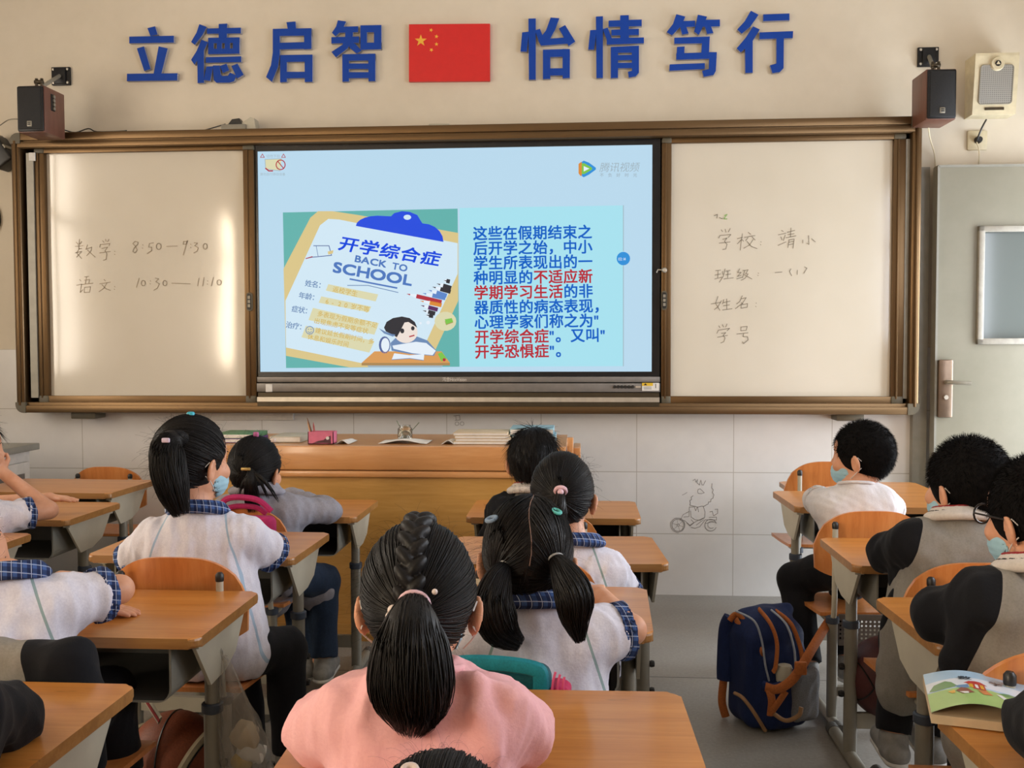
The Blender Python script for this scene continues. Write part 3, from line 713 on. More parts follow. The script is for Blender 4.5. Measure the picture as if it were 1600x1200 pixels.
# ------------------------------------------------------------------ blue characters and flag on the wall
GL = 'blue wall slogan characters'
spec = [('立', 198, 40, 277, 127, 'first character from the left, beside the speaker'), ('德', 299, 37, 380, 130, 'second from the left'),
        ('启', 416, 34, 488, 129, 'third from the left'), ('智', 517, 32, 597, 128, 'just left of the red flag'),
        ('怡', 813, 28, 898, 125, 'just right of the red flag'), ('情', 920, 24, 1006, 122, 'second to the right of the flag'),
        ('笃', 1041, 22, 1126, 120, 'third to the right of the flag'), ('行', 1150, 17, 1240, 115, 'last on the right end')]
STROKES = {
    '立': [[(183, 160), (226, 149), (241, 196), (200, 205)], [(80, 208), (333, 203), (333, 242), (80, 246)], [(123, 275), (163, 263), (201, 392), (165, 404)], [(247, 263), (298, 275), (262, 420), (218, 420)], [(67, 419), (354, 416), (352, 457), (66, 461)]],
    '德': [[(478, 137), (520, 153), (495, 200), (452, 255), (431, 238), (462, 185)], [(490, 225), (527, 240), (505, 285), (450, 368), (431, 340), (462, 290)], [(466, 300), (504, 275), (504, 471), (468, 472)], [(521, 162), (714, 157), (714, 190), (521, 192)], [(588, 136), (636, 134), (634, 220), (588, 220)],
          [(528, 215), (707, 212), (707, 243), (528, 246)], [(528, 277), (705, 275), (705, 305), (528, 308)], [(528, 215), (560, 215), (560, 305), (528, 308)], [(577, 215), (606, 215), (606, 305), (577, 305)], [(622, 215), (652, 215), (652, 305), (622, 305)], [(668, 213), (706, 213), (706, 305), (668, 305)],
          [(515, 325), (716, 320), (716, 353), (515, 357)], [(518, 378), (557, 376), (540, 460), (503, 455)], [(555, 372), (594, 372), (600, 425), (608, 432), (640, 430), (652, 412), (690, 430), (675, 462), (650, 470), (575, 470), (560, 455)], [(595, 375), (632, 362), (648, 400), (612, 415)], [(660, 375), (695, 361), (730, 425), (693, 447)]],
    '启': [[(973, 126), (1024, 122), (1028, 165), (980, 165)], [(895, 164), (1115, 160), (1115, 202), (895, 205)], [(1073, 165), (1115, 165), (1115, 278), (1073, 280)], [(930, 243), (1115, 238), (1115, 277), (930, 281)], [(895, 164), (935, 164), (935, 310), (925, 380), (890, 466), (857, 438), (885, 370), (895, 300)],
          [(937, 313), (1120, 310), (1120, 350), (937, 353)], [(937, 313), (975, 313), (975, 466), (937, 468)], [(1076, 313), (1121, 310), (1121, 465), (1077, 466)], [(950, 408), (1100, 408), (1100, 443), (950, 446)]],
    '智': [[(1265, 115), (1312, 122), (1290, 170), (1252, 206), (1231, 186), (1255, 150)], [(1275, 152), (1380, 149), (1380, 183), (1275, 186)], [(1228, 211), (1385, 207), (1385, 243), (1228, 247)], [(1308, 155), (1352, 155), (1348, 235), (1320, 275), (1254, 326), (1228, 295), (1290, 255), (1306, 225)], [(1330, 235), (1365, 250), (1400, 288), (1372, 304), (1330, 270)],
          [(1393, 144), (1511, 142), (1511, 182), (1393, 184)], [(1393, 144), (1430, 144), (1430, 282), (1393, 282)], [(1470, 144), (1512, 142), (1512, 280), (1470, 281)], [(1393, 243), (1512, 241), (1512, 280), (1393, 283)],
          [(1290, 308), (1478, 305), (1478, 343), (1290, 346)], [(1290, 308), (1328, 308), (1328, 463), (1291, 465)], [(1437, 305), (1478, 305), (1478, 461), (1439, 462)], [(1310, 361), (1455, 361), (1455, 392), (1310, 392)], [(1310, 410), (1455, 410), (1455, 443), (1310, 445)]],
    '怡': [[(55, 176), (92, 172), (80, 282), (46, 280)], [(89, 101), (129, 100), (129, 433), (92, 434)], [(125, 165), (152, 156), (172, 210), (145, 222)], [(210, 95), (257, 99), (235, 160), (205, 215), (158, 248), (142, 220), (185, 165)], [(150, 215), (290, 203), (318, 222), (300, 238), (158, 248)], [(255, 155), (289, 136), (344, 226), (308, 250)],
          [(168, 270), (315, 266), (315, 308), (168, 311)], [(168, 270), (208, 270), (208, 428), (168, 430)], [(275, 266), (315, 266), (314, 424), (275, 426)], [(185, 372), (300, 370), (300, 410), (185, 411)]],
    '情': [[(425, 164), (460, 162), (446, 270), (414, 270)], [(456, 90), (494, 88), (494, 424), (459, 425)], [(494, 158), (520, 150), (545, 215), (520, 230)], [(525, 112), (705, 106), (705, 142), (525, 146)], [(540, 162), (690, 156), (690, 190), (540, 193)], [(515, 208), (717, 203), (717, 235), (515, 243)], [(588, 84), (635, 82), (635, 225), (588, 225)],
          [(537, 255), (576, 254), (576, 423), (537, 425)], [(537, 255), (690, 248), (690, 285), (537, 288)], [(650, 250), (690, 248), (690, 395), (672, 415), (635, 422), (630, 390), (652, 385)], [(560, 300), (670, 298), (670, 326), (560, 328)], [(560, 342), (670, 341), (670, 370), (560, 371)]],
    '笃': [[(893, 77), (942, 90), (920, 140), (870, 192), (840, 175), (875, 130)], [(910, 115), (995, 112), (995, 145), (905, 148)], [(912, 140), (945, 140), (960, 182), (925, 188)], [(1010, 80), (1060, 90), (1040, 140), (1015, 190), (990, 172), (1000, 130)], [(1030, 108), (1130, 106), (1130, 143), (1025, 146)], [(1047, 140), (1080, 140), (1095, 180), (1060, 185)],
          [(882, 205), (1075, 198), (1070, 235), (882, 238)], [(1035, 200), (1075, 198), (1070, 300), (1028, 300)], [(897, 255), (938, 252), (935, 310), (893, 325)], [(893, 290), (1112, 283), (1112, 318), (893, 325)], [(1072, 283), (1113, 283), (1108, 385), (1095, 408), (1042, 418), (1033, 385), (1070, 375)], [(857, 350), (1048, 343), (1048, 375), (855, 385)]],
    '行': [[(1298, 58), (1340, 80), (1295, 145), (1248, 183), (1224, 160), (1265, 115)], [(1310, 143), (1347, 160), (1300, 235), (1243, 285), (1221, 263), (1270, 205)], [(1266, 230), (1308, 200), (1308, 395), (1268, 397)], [(1365, 78), (1508, 73), (1508, 110), (1365, 115)], [(1345, 176), (1528, 169), (1526, 207), (1345, 213)], [(1437, 190), (1478, 190), (1476, 370), (1455, 392), (1415, 398), (1402, 355), (1437, 345)]]}
for ch, u0, v0, u1, v1, where in spec:
    ou, k = (180, 3.636) if u0 < 700 else (800, 3.478)
    yf, yb = WALL_Y - .022, WALL_Y - .001
    polys = [[at(ou + x / k, y / k, yf) for x, y in P] for P in STROKES[ch]]
    allp = [p for P in polys for p in P]; c = sum(allp, Vector()) / len(allp); c.y = WALL_Y; mb = MB()
    for q, P in enumerate(polys):
        n = len(P); F = [Vector((p.x, yf - .00004 * q, p.z)) - c for p in P]; B = [Vector((p.x, yb, p.z)) - c for p in P]
        mb.add(F, [tuple(range(n))], 0); mb.add(F + B, [(i, (i + 1) % n, (i + 1) % n + n, i + n) for i in range(n)], 1)
    o = mb.build('wall_character', [M['letter_blue'], M['letter_edge']], None, c)
    tag(o, 'raised blue Chinese character %s on the wall, %s' % (ch, where), 'sign', GL)
mb = MB(); c = at(702, 82, WALL_Y)
Q = [at(u, v, WALL_Y - .02) for u, v in ((639, 127.5), (765.5, 126.5), (765.5, 37), (639, 38))]
mb.add([q - c for q in Q] + [Vector((q.x, WALL_Y - .001, q.z)) - c for q in Q], [(0, 1, 2, 3), (0, 4, 5, 1), (1, 5, 6, 2), (2, 6, 7, 3), (3, 7, 4, 0)], 0)


def star(u, v, r, a0): return [(u + (r if k % 2 == 0 else r * .39) * math.sin(a0 + PI * k / 5), v - (r if k % 2 == 0 else r * .39) * math.cos(a0 + PI * k / 5)) for k in range(10)]


for u, v, r, a in ((657.5, 63.5, 9.8, 0), (673.5, 47, 3.5, .35), (682, 57, 3.5, .15), (682, 69, 3.5, 0), (674, 78, 3.5, .5)):
    mb.add([at(p, q, WALL_Y - .0206) - c for p, q in star(u, v, r, a)], [tuple(range(10))], 1)
o = mb.build('wall_flag', [M['flag_red'], M['flag_yellow']], None, c); tag(o, 'red flag panel with five yellow stars in the middle of the slogan wall', 'flag')


# ------------------------------------------------------------------ speakers
def speaker(u0, v0, u1, v1, Y, yaw, label, mount, bracket_label):
    c = (at(u0, v1, Y) + at(u1, v1, Y)) / 2; W = (at(u1, v1, Y) - at(u0, v1, Y)).length; H = at(u0, v0, Y).z - c.z; D = .17
    r = empty('wall_speaker', c, yaw); tag(r, label, 'speaker', 'wall speakers beside the board')
    mb = MB(); mb.box(-W / 2, W / 2, 0, D, 0, H, 0, .006); mb.box(-W / 2 + .003, W / 2 - .003, -.012, .003, .004, H - .004, 1, .008)
    cab = mb.build('cabinet', [M['speaker_wood'], M['black_metal']], r)
    mb = MB(); mb.box(-W / 2 + .012, W / 2 - .012, -.016, -.008, .012, H - .012, 0, .004); mb.build('grille', M['speaker_grille'], r)
    mb = MB(); mb.box(-.012, .012, -.019, -.014, .024, .050, 0, .003); mb.box(-.007, .007, -.0205, -.018, .031, .036, 1); mb.box(-.007, .007, -.0205, -.018, .040, .044, 1); mb.build('badge', [M['leg_metal'], M['blackplastic']], r)
    return r, W, H, D


sp, W, H, D = speaker(28, 134, 71, 207, 4.34, -0.02, 'wood-sided black speaker on the wall above the left end of the board', (95, 118), '')
mb = MB(); mb.box(W / 2 - .002, W / 2 + .004, .05, .085, H * .52, H * .88, 0, .004)
for k in range(4): mb.lathe([(.0, 0), (.007, 0), (.008, .006), (.0, .007)], (W / 2 + .004, .067, H * (.57 + .085 * k)), 10, 1, 'X')
mb.build('side_controls', [M['blackplastic'], M['leg_metal']], sp)
sp2, W2, H2, D2 = speaker(1446, 108, 1494, 187, 4.38, .03, 'black-fronted speaker on the wall above the right end of the board', (1450, 92), '')


def bracket(u, v, ua, va, spk, H, D, label):
    c = at(u, v, WALL_Y); r = empty('speaker_bracket', c); tag(r, label, 'bracket', 'black speaker wall brackets')
    mb = MB(); mb.box(-.048, .048, -.014, 0, -.045, .045, 0, .003); mb.box(-.03, .03, -.028, -.01, -.04, .04, 0, .004)
    for sx in (-1, 1):
        for sz in (-1, 1): mb.lathe([(.0, -.02), (.006, -.019), (.0065, -.014), (.005, -.012)], (sx * .036, 0, sz * .033), 8, 1, 'Y')
    mb.build('wall_plate', [M['black_metal'], M['silver']], r)
    top = Matrix.Translation(spk.location) @ Matrix.Rotation(spk.rotation_euler.z, 4, 'Z') @ Vector((0, D * .4, H + .004)) - c; zz = top.z + .03
    mb = MB(); mb.tube([(0, -.02, .0), (top.x * .8, top.y * .8, zz), (top.x, top.y, zz)], .009, 10); mb.build('arm', M['leg_metal'], r)
    mb = MB(); mb.tube([(top.x - .012, top.y, zz + .016), (top.x - .012, top.y, top.z + .001)], .007, 8); mb.tube([(top.x + .014, top.y, zz + .016), (top.x + .014, top.y, top.z + .001)], .007, 8); mb.tube([(top.x - .02, top.y, zz), (top.x + .02, top.y, zz)], .010, 8); mb.box(top.x - .03, top.x + .03, top.y - .03, top.y + .03, top.z - .003, top.z + .004)
    mb.build('clamp', M['bronze_dark'], r)


bracket(97, 120, 64, 122, sp, H, D, 'black wall bracket holding the speaker above the board\'s left end')
bracket(1449, 90, 1462, 88, sp2, H2, D2, 'black wall bracket holding the speaker above the board\'s right end')
# yellowed announcement speaker
c = at(1540, 186, WALL_Y); Wp = at(1575, 150, 4.6).x - at(1507, 150, 4.6).x; Hp = at(1540, 93, 4.6).z - at(1540, 186, 4.6).z
r = empty('announcement_speaker', c); tag(r, 'yellowed wall-mounted announcement speaker with grey grille, above the door', 'speaker')
mb = MB(); mb.prism([(-.09, 0), (0, 0), (0, Hp), (-.12, Hp), (-.12, Hp - .012)], -Wp / 2, Wp / 2, 'X'); mb.build('housing', M['cream_plastic'], r)
sl_ = lambda z: -.09 - .03 * z / Hp
g0, g1 = Hp * .17, Hp * .80
pts = rounded(-Wp * .37, Wp * .38, g0, g1, .014)
mb = MB(); mb.add([(x, sl_(z) - .004, z) for x, z in pts], [tuple(range(len(pts)))], 0); mb.tube([(x, sl_(z) - .003, z) for x, z in pts + pts[:1]], .003, 6, 1, False); mb.build('grille', [M['grey_grille'], M['leg_metal']], r)
mb = MB(); zc = Hp * .82; mb.lathe([(.0, -.012), (.028, -.012), (.031, -.006), (.032, 0)], (0, sl_(zc), zc), 24, 0, 'Y'); mb.lathe([(.0, -.015), (.013, -.015), (.013, -.012)], (0, sl_(zc), zc), 18, 1, 'Y')
mb.add([(.0105 * math.sin(2 * PI * k / 3), sl_(zc) - .0158, zc + .0105 * math.cos(2 * PI * k / 3)) for k in range(3)], [(0, 1, 2)], 0); mb.build('emblem', [M['cream_plastic'], M['blackplastic']], r)
mb = MB(); z = Hp * .10; mb.box(-.042, .042, sl_(z) - .004, sl_(z) + .003, z - .008, z + .004); mb.build('name_bar', M['bronze_dark'], r)
# socket and cords
c = at(1526, 220, WALL_Y); r = empty('wall_socket', c); tag(r, 'square cream wall socket with a round black plug below the announcement speaker', 'socket')
mb = MB(); mb.box(-.045, .045, -.012, 0, -.045, .045, 0, .004); mb.build('face_plate', M['cream_plastic'], r)
mb = MB(); mb.lathe([(.0, -.04), (.012, -.04), (.016, -.03), (.017, -.012)], (0, 0, 0), 14, 0, 'Y'); mb.build('plug', M['blackplastic'], r)


def cord(name, pts, rad, m, label, smooth=4):
    P = [Vector(p) for p in pts]; out = []
    for i in range(len(P) - 1):
        p0, p1, p2, p3 = P[max(i - 1, 0)], P[i], P[i + 1], P[min(i + 2, len(P) - 1)]
        for k in range(smooth):
            t = k / smooth
            out.append(.5 * ((2 * p1) + (p2 - p0) * t + (2 * p0 - 5 * p1 + 4 * p2 - p3) * t * t + (3 * p1 - p0 - 3 * p2 + p3) * t ** 3))
    out.append(P[-1]); mb = MB(); mb.tube(out, rad, 6); o = mb.build(name, m); tag(o, label, 'cord'); return o


cord('power_cord', [at(1541, 187, 4.64), at(1534, 200, 4.62), at(1526, 220, 4.652)], .004, M['blackplastic'], 'short black cord from the announcement speaker to its socket')
cord('power_cord', [at(1526, 222, 4.655), at(1530, 236, 4.66), at(1529, 258, 4.685)], .003, M['cream_plastic'], 'pale cord running down from the wall socket behind the door')
cord('power_cord', [at(1450, 190, 4.5), at(1453, 215, 4.6), at(1460, 240, 4.67), at(1462, 262, 4.685)], .003, M['cream_plastic'], 'pale cord hanging from the right speaker down to the door')
cord('power_cord', [at(0, 196, 4.66), at(14, 187, 4.62), at(30, 186, 4.5)], .003, M['leg_metal'], 'thin pale cord looping from the left speaker to the wall')
cord('power_cord', [at(100, 203, 4.55), at(118, 207, 4.6), at(138, 201, 4.62), at(152, 206, 4.62), at(190, 205, 4.63), at(198, 204, 4.64)], .003, M['blackplastic'], 'thin black cord lying on top of the board near the left speaker')
cord('power_cord', [at(318, 204, 4.62), at(335, 199, 4.62), at(352, 194, 4.6)], .003, M['blackplastic'], 'thin black cord trailing left from the small projector-top box')
# things on top of the board
c = at(376, 203, 4.62); c.z = Z1; r = empty('desk_camera', c); tag(r, 'folded grey document camera lying on top of the board', 'camera')
mb = MB(); mb.box(-.085, .04, -.04, .04, 0, .034, 0, .006); mb.build('body', M['leg_metal'], r)
mb = MB(); mb.prism([(.0, .03), (.06, .068), (.078, .062), (.085, .012), (.05, .004)], -.03, .03); mb.build('arm', M['cream_plate'], r)
mb = MB(); mb.prism([(-.05, .034), (-.03, .058), (.006, .062), (.02, .034)], -.034, -.0); mb.build('lens_head', M['blackplastic'], r)
c = at(687, 196, 4.62); c.z = Z1; mb = MB(); mb.box(-.05, .05, -.03, .03, 0, .02, 0, .005); mb.box(-.05, .05, -.034, -.02, 0, .007, 1)
o = mb.build('receiver_box', [M['cream_plate'], M['leg_metal']], None, c); tag(o, 'small flat cream receiver box on top of the board', 'box')
# black unit on the wall left of the board
c = at(8, 240, WALL_Y); r = empty('wall_camera', c, 0.0); tag(r, 'tilted black box fixed to the wall left of the board', 'box')
Rm = Matrix.Rotation(-.62, 4, 'Y'); mb = MB(); mb.box(-.045, .055, -.10, 0, -.09, .06, 0, .012, 3, Rm); mb.build('body', M['blackplastic'], r)
mb = MB(); mb.box(.0, .05, -.102, -.02, .06, .066, 0, 0, 2, Rm); mb.box(.052, .058, -.102, -.02, -.03, -.01, 0, 0, 2, Rm); mb.build('metal_clip', M['leg_metal'], r)
c = at(-6, 342, WALL_Y); mb = MB(); mb.lathe([(.0, -.03), (.02, -.03), (.026, -.02), (.026, 0)], (0, 0, 0), 20, 0, 'Y'); o = mb.build('wall_clock', M['blackplastic'], None, c); o.scale = (1, 1, 2.4)
tag(o, 'dark oval fitting on the wall at the left edge below the tilted black box', 'fitting')

# ------------------------------------------------------------------ child's pencil drawing on the tiles
dr = MB(); Yd = WALL_Y - .0012; qz = lambda a, b: (1030 + a / 10, 730 + b / 10)
def pl_(pts, w=.75): stroke(dr, [qz(a, b) for a, b in pts], w, Yd)
def circ(cx, cy, r, w=.7, a0=0, a1=2 * PI, n=28): pl_([(cx + r * math.cos(a0 + (a1 - a0) * k / n), cy + r * math.sin(a0 + (a1 - a0) * k / n)) for k in range(n + 1)], w)
circ(290, 905, 112); circ(295, 905, 95, .9); circ(298, 905, 18, .7)
for k in range(6): a = k * PI / 3 + .3; pl_([(298 + 18 * math.cos(a), 905 + 18 * math.sin(a)), (298 + 90 * math.cos(a), 905 + 90 * math.sin(a))], .5)
circ(805, 905, 92, .9, .4, 2 * PI - .3); circ(815, 900, 55, .7, 1, 5.5)
pl_([(330, 830), (375, 740), (470, 690), (470, 625), (550, 620)]); pl_([(350, 830), (400, 835), (490, 915), (560, 855), (700, 790)]); pl_([(490, 680), (500, 780), (560, 820), (640, 830), (710, 790), (715, 700), (690, 610)])
pl_([(470, 690), (465, 770), (380, 780)]); pl_([(550, 620), (570, 680), (600, 620), (615, 700)]); pl_([(430, 870), (480, 910), (540, 865), (500, 820)]); pl_([(500, 940), (560, 955), (635, 930), (720, 820)]); pl_([(580, 905), (650, 850), (700, 820)])
pl_([(720, 820), (895, 825), (895, 780), (780, 785)]); pl_([(790, 700), (830, 690), (850, 760), (915, 720), (915, 655), (870, 660)]); pl_([(720, 880), (860, 850), (880, 870)])
wob = [(530, 445), (500, 470), (505, 505), (478, 525), (488, 560), (478, 590), (515, 605), (560, 612), (600, 625), (660, 610), (700, 612), (735, 590), (765, 575), (770, 545), (805, 540), (810, 500), (840, 485), (855, 430), (830, 395), (845, 355), (820, 320), (825, 255)]
pl_(wob, .9); pl_([(600, 380), (610, 345), (640, 338), (670, 365), (705, 400), (660, 412), (610, 408), (600, 380)]); pl_([(530, 210), (560, 185), (575, 235), (600, 190), (590, 240), (630, 280), (650, 200), (670, 275), (690, 280), (725, 210)]); pl_([(360, 435), (395, 420), (435, 395)])
o = dr.build('pencil_drawing', M['pencil']); tag(o, 'small pencil scribble of a fluffy figure riding a motorbike on the wall tiles', 'drawing')
dr = MB(); stroke(dr, [(709, 650), (718, 649), (719, 656), (711, 657)], .9, Yd); stroke(dr, [(712, 650), (713, 657)], .8, Yd)
for cx in (714, 722): stroke(dr, disc(cx, 662, 3, 10) + [disc(cx, 662, 3, 10)[0]], .7, Yd)
o = dr.build('pencil_drawing', M['pencil']); tag(o, 'tiny pencil marks on the tiles just under the board above the lectern books', 'drawing')

# ------------------------------------------------------------------ white cabinet by the left wall
cr = at(65, 690, 4.2); c = Vector((LEFT_X + .01, 3.1, 0)); r = empty('wall_cabinet', c); tag(r, 'white cabinet with grey worktop against the left wall near the front corner', 'cabinet')
wC = at(56, 700, 4.30).x - c.x; hC = at(62, 692, 4.3).z; y1 = 4.30 - 3.1
mb = MB(); mb.box(.0, wC - .02, 0, y1 - .02, .06, hC - .03); mb.box(.02, wC - .05, 0, y1 - .05, 0, .06); mb.build('body', M['white_paint'], r)
mb = MB(); mb.box(0, wC + .02, -.02, y1, hC - .03, hC, 0, .004); mb.build('worktop', M['tray_edge'], r)
for k in range(2):
    d = MB(); a, b = y1 * k / 2 + .03, y1 * (k + 1) / 2 - .05; d.box(wC - .02, wC, a, b, .1, hC - .08, 0, .004); d.box(wC, wC + .004, a + .05, b - .05, .16, hC - .13, 1); dd = d.build('door', [M['white_paint'], M['ctrl_grey']], r)
    h = MB(); h.tube([(wC + .004, b - .03, .45), (wC + .03, b - .03, .45), (wC + .03, b - .03, .55), (wC + .004, b - .03, .55)], .005, 8); h.build('handle', M['silver'], dd)

# ------------------------------------------------------------------ lectern desk
PY = 3.86; px0, px1 = at(322, 700, PY).x, at(884, 700, PY).x; pzt = at(600, 697, PY).z
r = empty('teacher_desk', ((px0 + px1) / 2, PY, 0)); tag(r, 'long orange wooden teacher\'s desk in front of the board', 'desk')
w2 = (px1 - px0) / 2; dp = .55
mb = MB(); mb.box(-w2 + .02, w2 - .02, .02, .045, .07, pzt - .02); mb.box(-w2 + .02, -w2 + .05, .045, dp, .07, pzt - .03); mb.box(w2 - .05, w2 - .02, .045, dp, .07, pzt - .03); mb.build('front_panel', M['podium'], r)
mb = MB(); mb.box(-w2, w2, 0, .03, at(600, 735, PY).z, pzt, 0, .006); mb.box(-w2, w2, .0, .035, at(600, 746, PY).z, at(600, 736.5, PY).z, 0, .004); mb.build('apron_moulding', M['podium_trim'], r)
mb = MB(); mb.box(-w2, w2, .03, dp, pzt - .045, pzt - .001); mb.build('worktop', M['podium_trim'], r)
mb = MB(); mb.box(-w2 + .01, w2 - .01, .01, .06, 0, .07); mb.build('plinth', M['podium'], r)
mb = MB(); mb.box(.004, .03, .08, .11, 0, pzt + .03, 0, .004); mb.box(.03, .06, .1, .3, 0, pzt - .014, 0, .004)
o = mb.build('wooden_rack', M['podium_trim'], None, (px1, PY, 0)); tag(o, 'narrow stepped wooden rack against the right end of the teacher\'s desk', 'rack')

pz = pzt


def flat_stack(name, u0, u1, Y, thicks, mats, label, cat, group=None, depth=.19, jitter=.01):
    z = pz; objs = []
    x0, x1 = at(u0, 690, Y).x, at(u1, 690, Y).x
    for k, (t, m) in enumerate(zip(thicks, mats)):
        dx = random.uniform(-jitter, jitter); mb = MB(); c = Vector(((x0 + x1) / 2 + dx, Y + depth / 2, z)); hw_ = (x1 - x0) / 2
        mb.box(-hw_, hw_, -depth / 2, depth / 2, 0, t, 0, min(.002, t / 3)); mb.box(-hw_ + .003, hw_ - .001, -depth / 2 - .0008, -depth / 2 + .002, t * .15, t * .85, 1)
        o = mb.build(name, [m, M['paper']], None, c); tag(o, label[k], cat, group); objs.append(o); z += t
    return objs


mg, mp = simple('green_folder', '4d7f58', .45), simple('purple_folder', '6a3a86', .45)
cream = simple('page_edges', 'c9b392', .7); teal_c = simple('pale_blue_cover', '8fb3bd', .5)
flat_stack('folder', 336, 398, PY + .10, (.018, .02), (mp, mg), ('purple folder under a green one at the left end of the teacher\'s desk', 'green folder on top of the purple one on the teacher\'s desk'), 'folder', 'folders on the teacher\'s desk')
flat_stack('paper_tray', 420, 468, PY + .12, (.026,), (M['cream_plate'],), ('cream flat tray on the teacher\'s desk right of the folders',), 'tray')
flat_stack('workbook', 711, 796, PY + .08, (.012, .012, .012, .012), (cream, cream, cream, cream), ('workbook at the bottom of the stack on the teacher\'s desk', 'workbook second from the bottom of the stack on the teacher\'s desk', 'workbook second from the top of the stack on the teacher\'s desk', 'top workbook of the stack with a pale cover on the teacher\'s desk'), 'book', 'workbooks on the teacher\'s desk')
flat_stack('textbook', 800, 868, PY + .16, (.03, .03), (teal_c, teal_c), ('pale blue textbook under another at the right end of the teacher\'s desk', 'pale blue textbook on top at the right end of the teacher\'s desk'), 'book', 'blue books on the teacher\'s desk')
for u0, u1, Y, lb in ((525, 547, PY + .08, 'loose white sheet of paper right of the pink pen box'), (592, 668, PY + .10, 'loose white papers in the middle of the teacher\'s desk'), (690, 712, PY + .09, 'loose white sheet left of the workbook stack')):
    x0, x1 = at(u0, 690, Y).x, at(u1, 690, Y).x; n = 8; vs = []
    for j in range(2):
        for i in range(n + 1): vs.append(((i / n - .5) * (x1 - x0), j * .16 - .02, .001 + .016 * math.sin(PI * i / n) ** 2 * (1 - .5 * j)))
    for j in range(2):
        for i in range(n + 1): vs.append(((i / n - .5) * (x1 - x0), j * .16 - .02, .0 + .015 * math.sin(PI * i / n) ** 2 * (1 - .5 * j)))
    m1 = n + 1; fs = [(i, i + 1, m1 + i + 1, m1 + i) for i in range(n)] + [(2 * m1 + i, 3 * m1 + i, 3 * m1 + i + 1, 2 * m1 + i + 1) for i in range(n)]
    fs += [(i, 2 * m1 + i, 2 * m1 + i + 1, i + 1) for i in range(n)]
    o = mesh_obj('paper_sheet', vs, fs, M['paper'], None, True, None, ((x0 + x1) / 2, Y, pz + .001)); tag(o, lb, 'paper', 'papers on the teacher\'s desk')
c = at(504, 693, PY + .09); c.z = pz; r = empty('pen_box', c); tag(r, 'pink pen holder with a printed dark figure on the teacher\'s desk', 'pen holder')
wb_ = (at(524, 690, PY + .05).x - at(484, 690, PY + .05).x) / 2; hb = .052
mb = MB()
for a in ((-wb_, wb_, -.03, -.027), (-wb_, wb_, .027, .03), (-wb_, -wb_ + .003, -.03, .03), (wb_ - .003, wb_, -.03, .03)): mb.box(a[0], a[1], a[2], a[3], 0, hb)
mb.box(-wb_, wb_, -.03, .03, 0, .003); mb.build('box', M['pink'], r)
mb = MB(); mb.prism([(-.035, .004), (-.01, .014), (.012, .018), (.03, .03), (.042, .036), (.044, .004), (.01, .006)], -.0315, -.030); mb.lathe([(.0, -.0325), (.007, -.0325), (.007, -.031)], (.03, 0, .026), 12, 1, 'Y'); mb.build('print', [simple('maroon_print', '47242c'), M['paper']], r)
for k, (dx, tilt, h) in enumerate(((-.045, -.18, .10), (-.035, -.28, .105), (-.03, -.1, .085))):
    mb = MB(); p0 = Vector((dx, 0, .004)); p1 = p0 + Vector((tilt * h, 0.0, h)); mb.tube([p0, p0.lerp(p1, .8), p1], [.0038, .0038, .001], 6)
    o = mb.build('pencil', [M['podium_trim'], simple('brown_pencil', '6b4a33'), simple('red_pencil', '9a3b36')][k], None, c)
    tag(o, ('wooden pencil leaning left in the pink pen holder', 'brown pencil tilted furthest in the pink pen holder', 'short red pencil upright in the pink pen holder')[k], 'pencil', 'pencils in the pink holder')
# glass jar with thin stems
c = at(633, 690, PY + .25); c.z = pz; r = empty('glass_jar', c); tag(r, 'small clear glass jar holding thin stems on the teacher\'s desk', 'jar')
gm = NT('clear_glass'); gm.set(0.05); gm.b.inputs['Transmission Weight'].default_value = 1.0; gm.base((.95, .97, .95, 1))
mb = MB(); mb.lathe([(.0, .001), (.028, .001), (.032, .01), (.032, .05), (.024, .058), (.024, .066), (.022, .066), (.022, .058), (.029, .048), (.029, .012), (.0, .006)], (0, 0, 0), 20); mb.build('jar', gm.m, r)
for k, (a, b) in enumerate(((620, 657), (655, 660))):
    p1 = at(a, b, PY + .25) - c; mb = MB(); mb.tube([(0, 0, .01), (p1.x * .5, 0, p1.z * .55), (p1.x, 0, p1.z)], [.0016, .0016, .002], 5)
    o = mb.build('plant_stem', simple('dry_stem', '667055'), None, c); tag(o, ('thin bare stem leaning left in the glass jar', 'thin bare stem leaning right in the glass jar')[k], 'stem', 'stems in the glass jar')

# ------------------------------------------------------------------ school desks
DW, DD, DH = .61, .385, .62


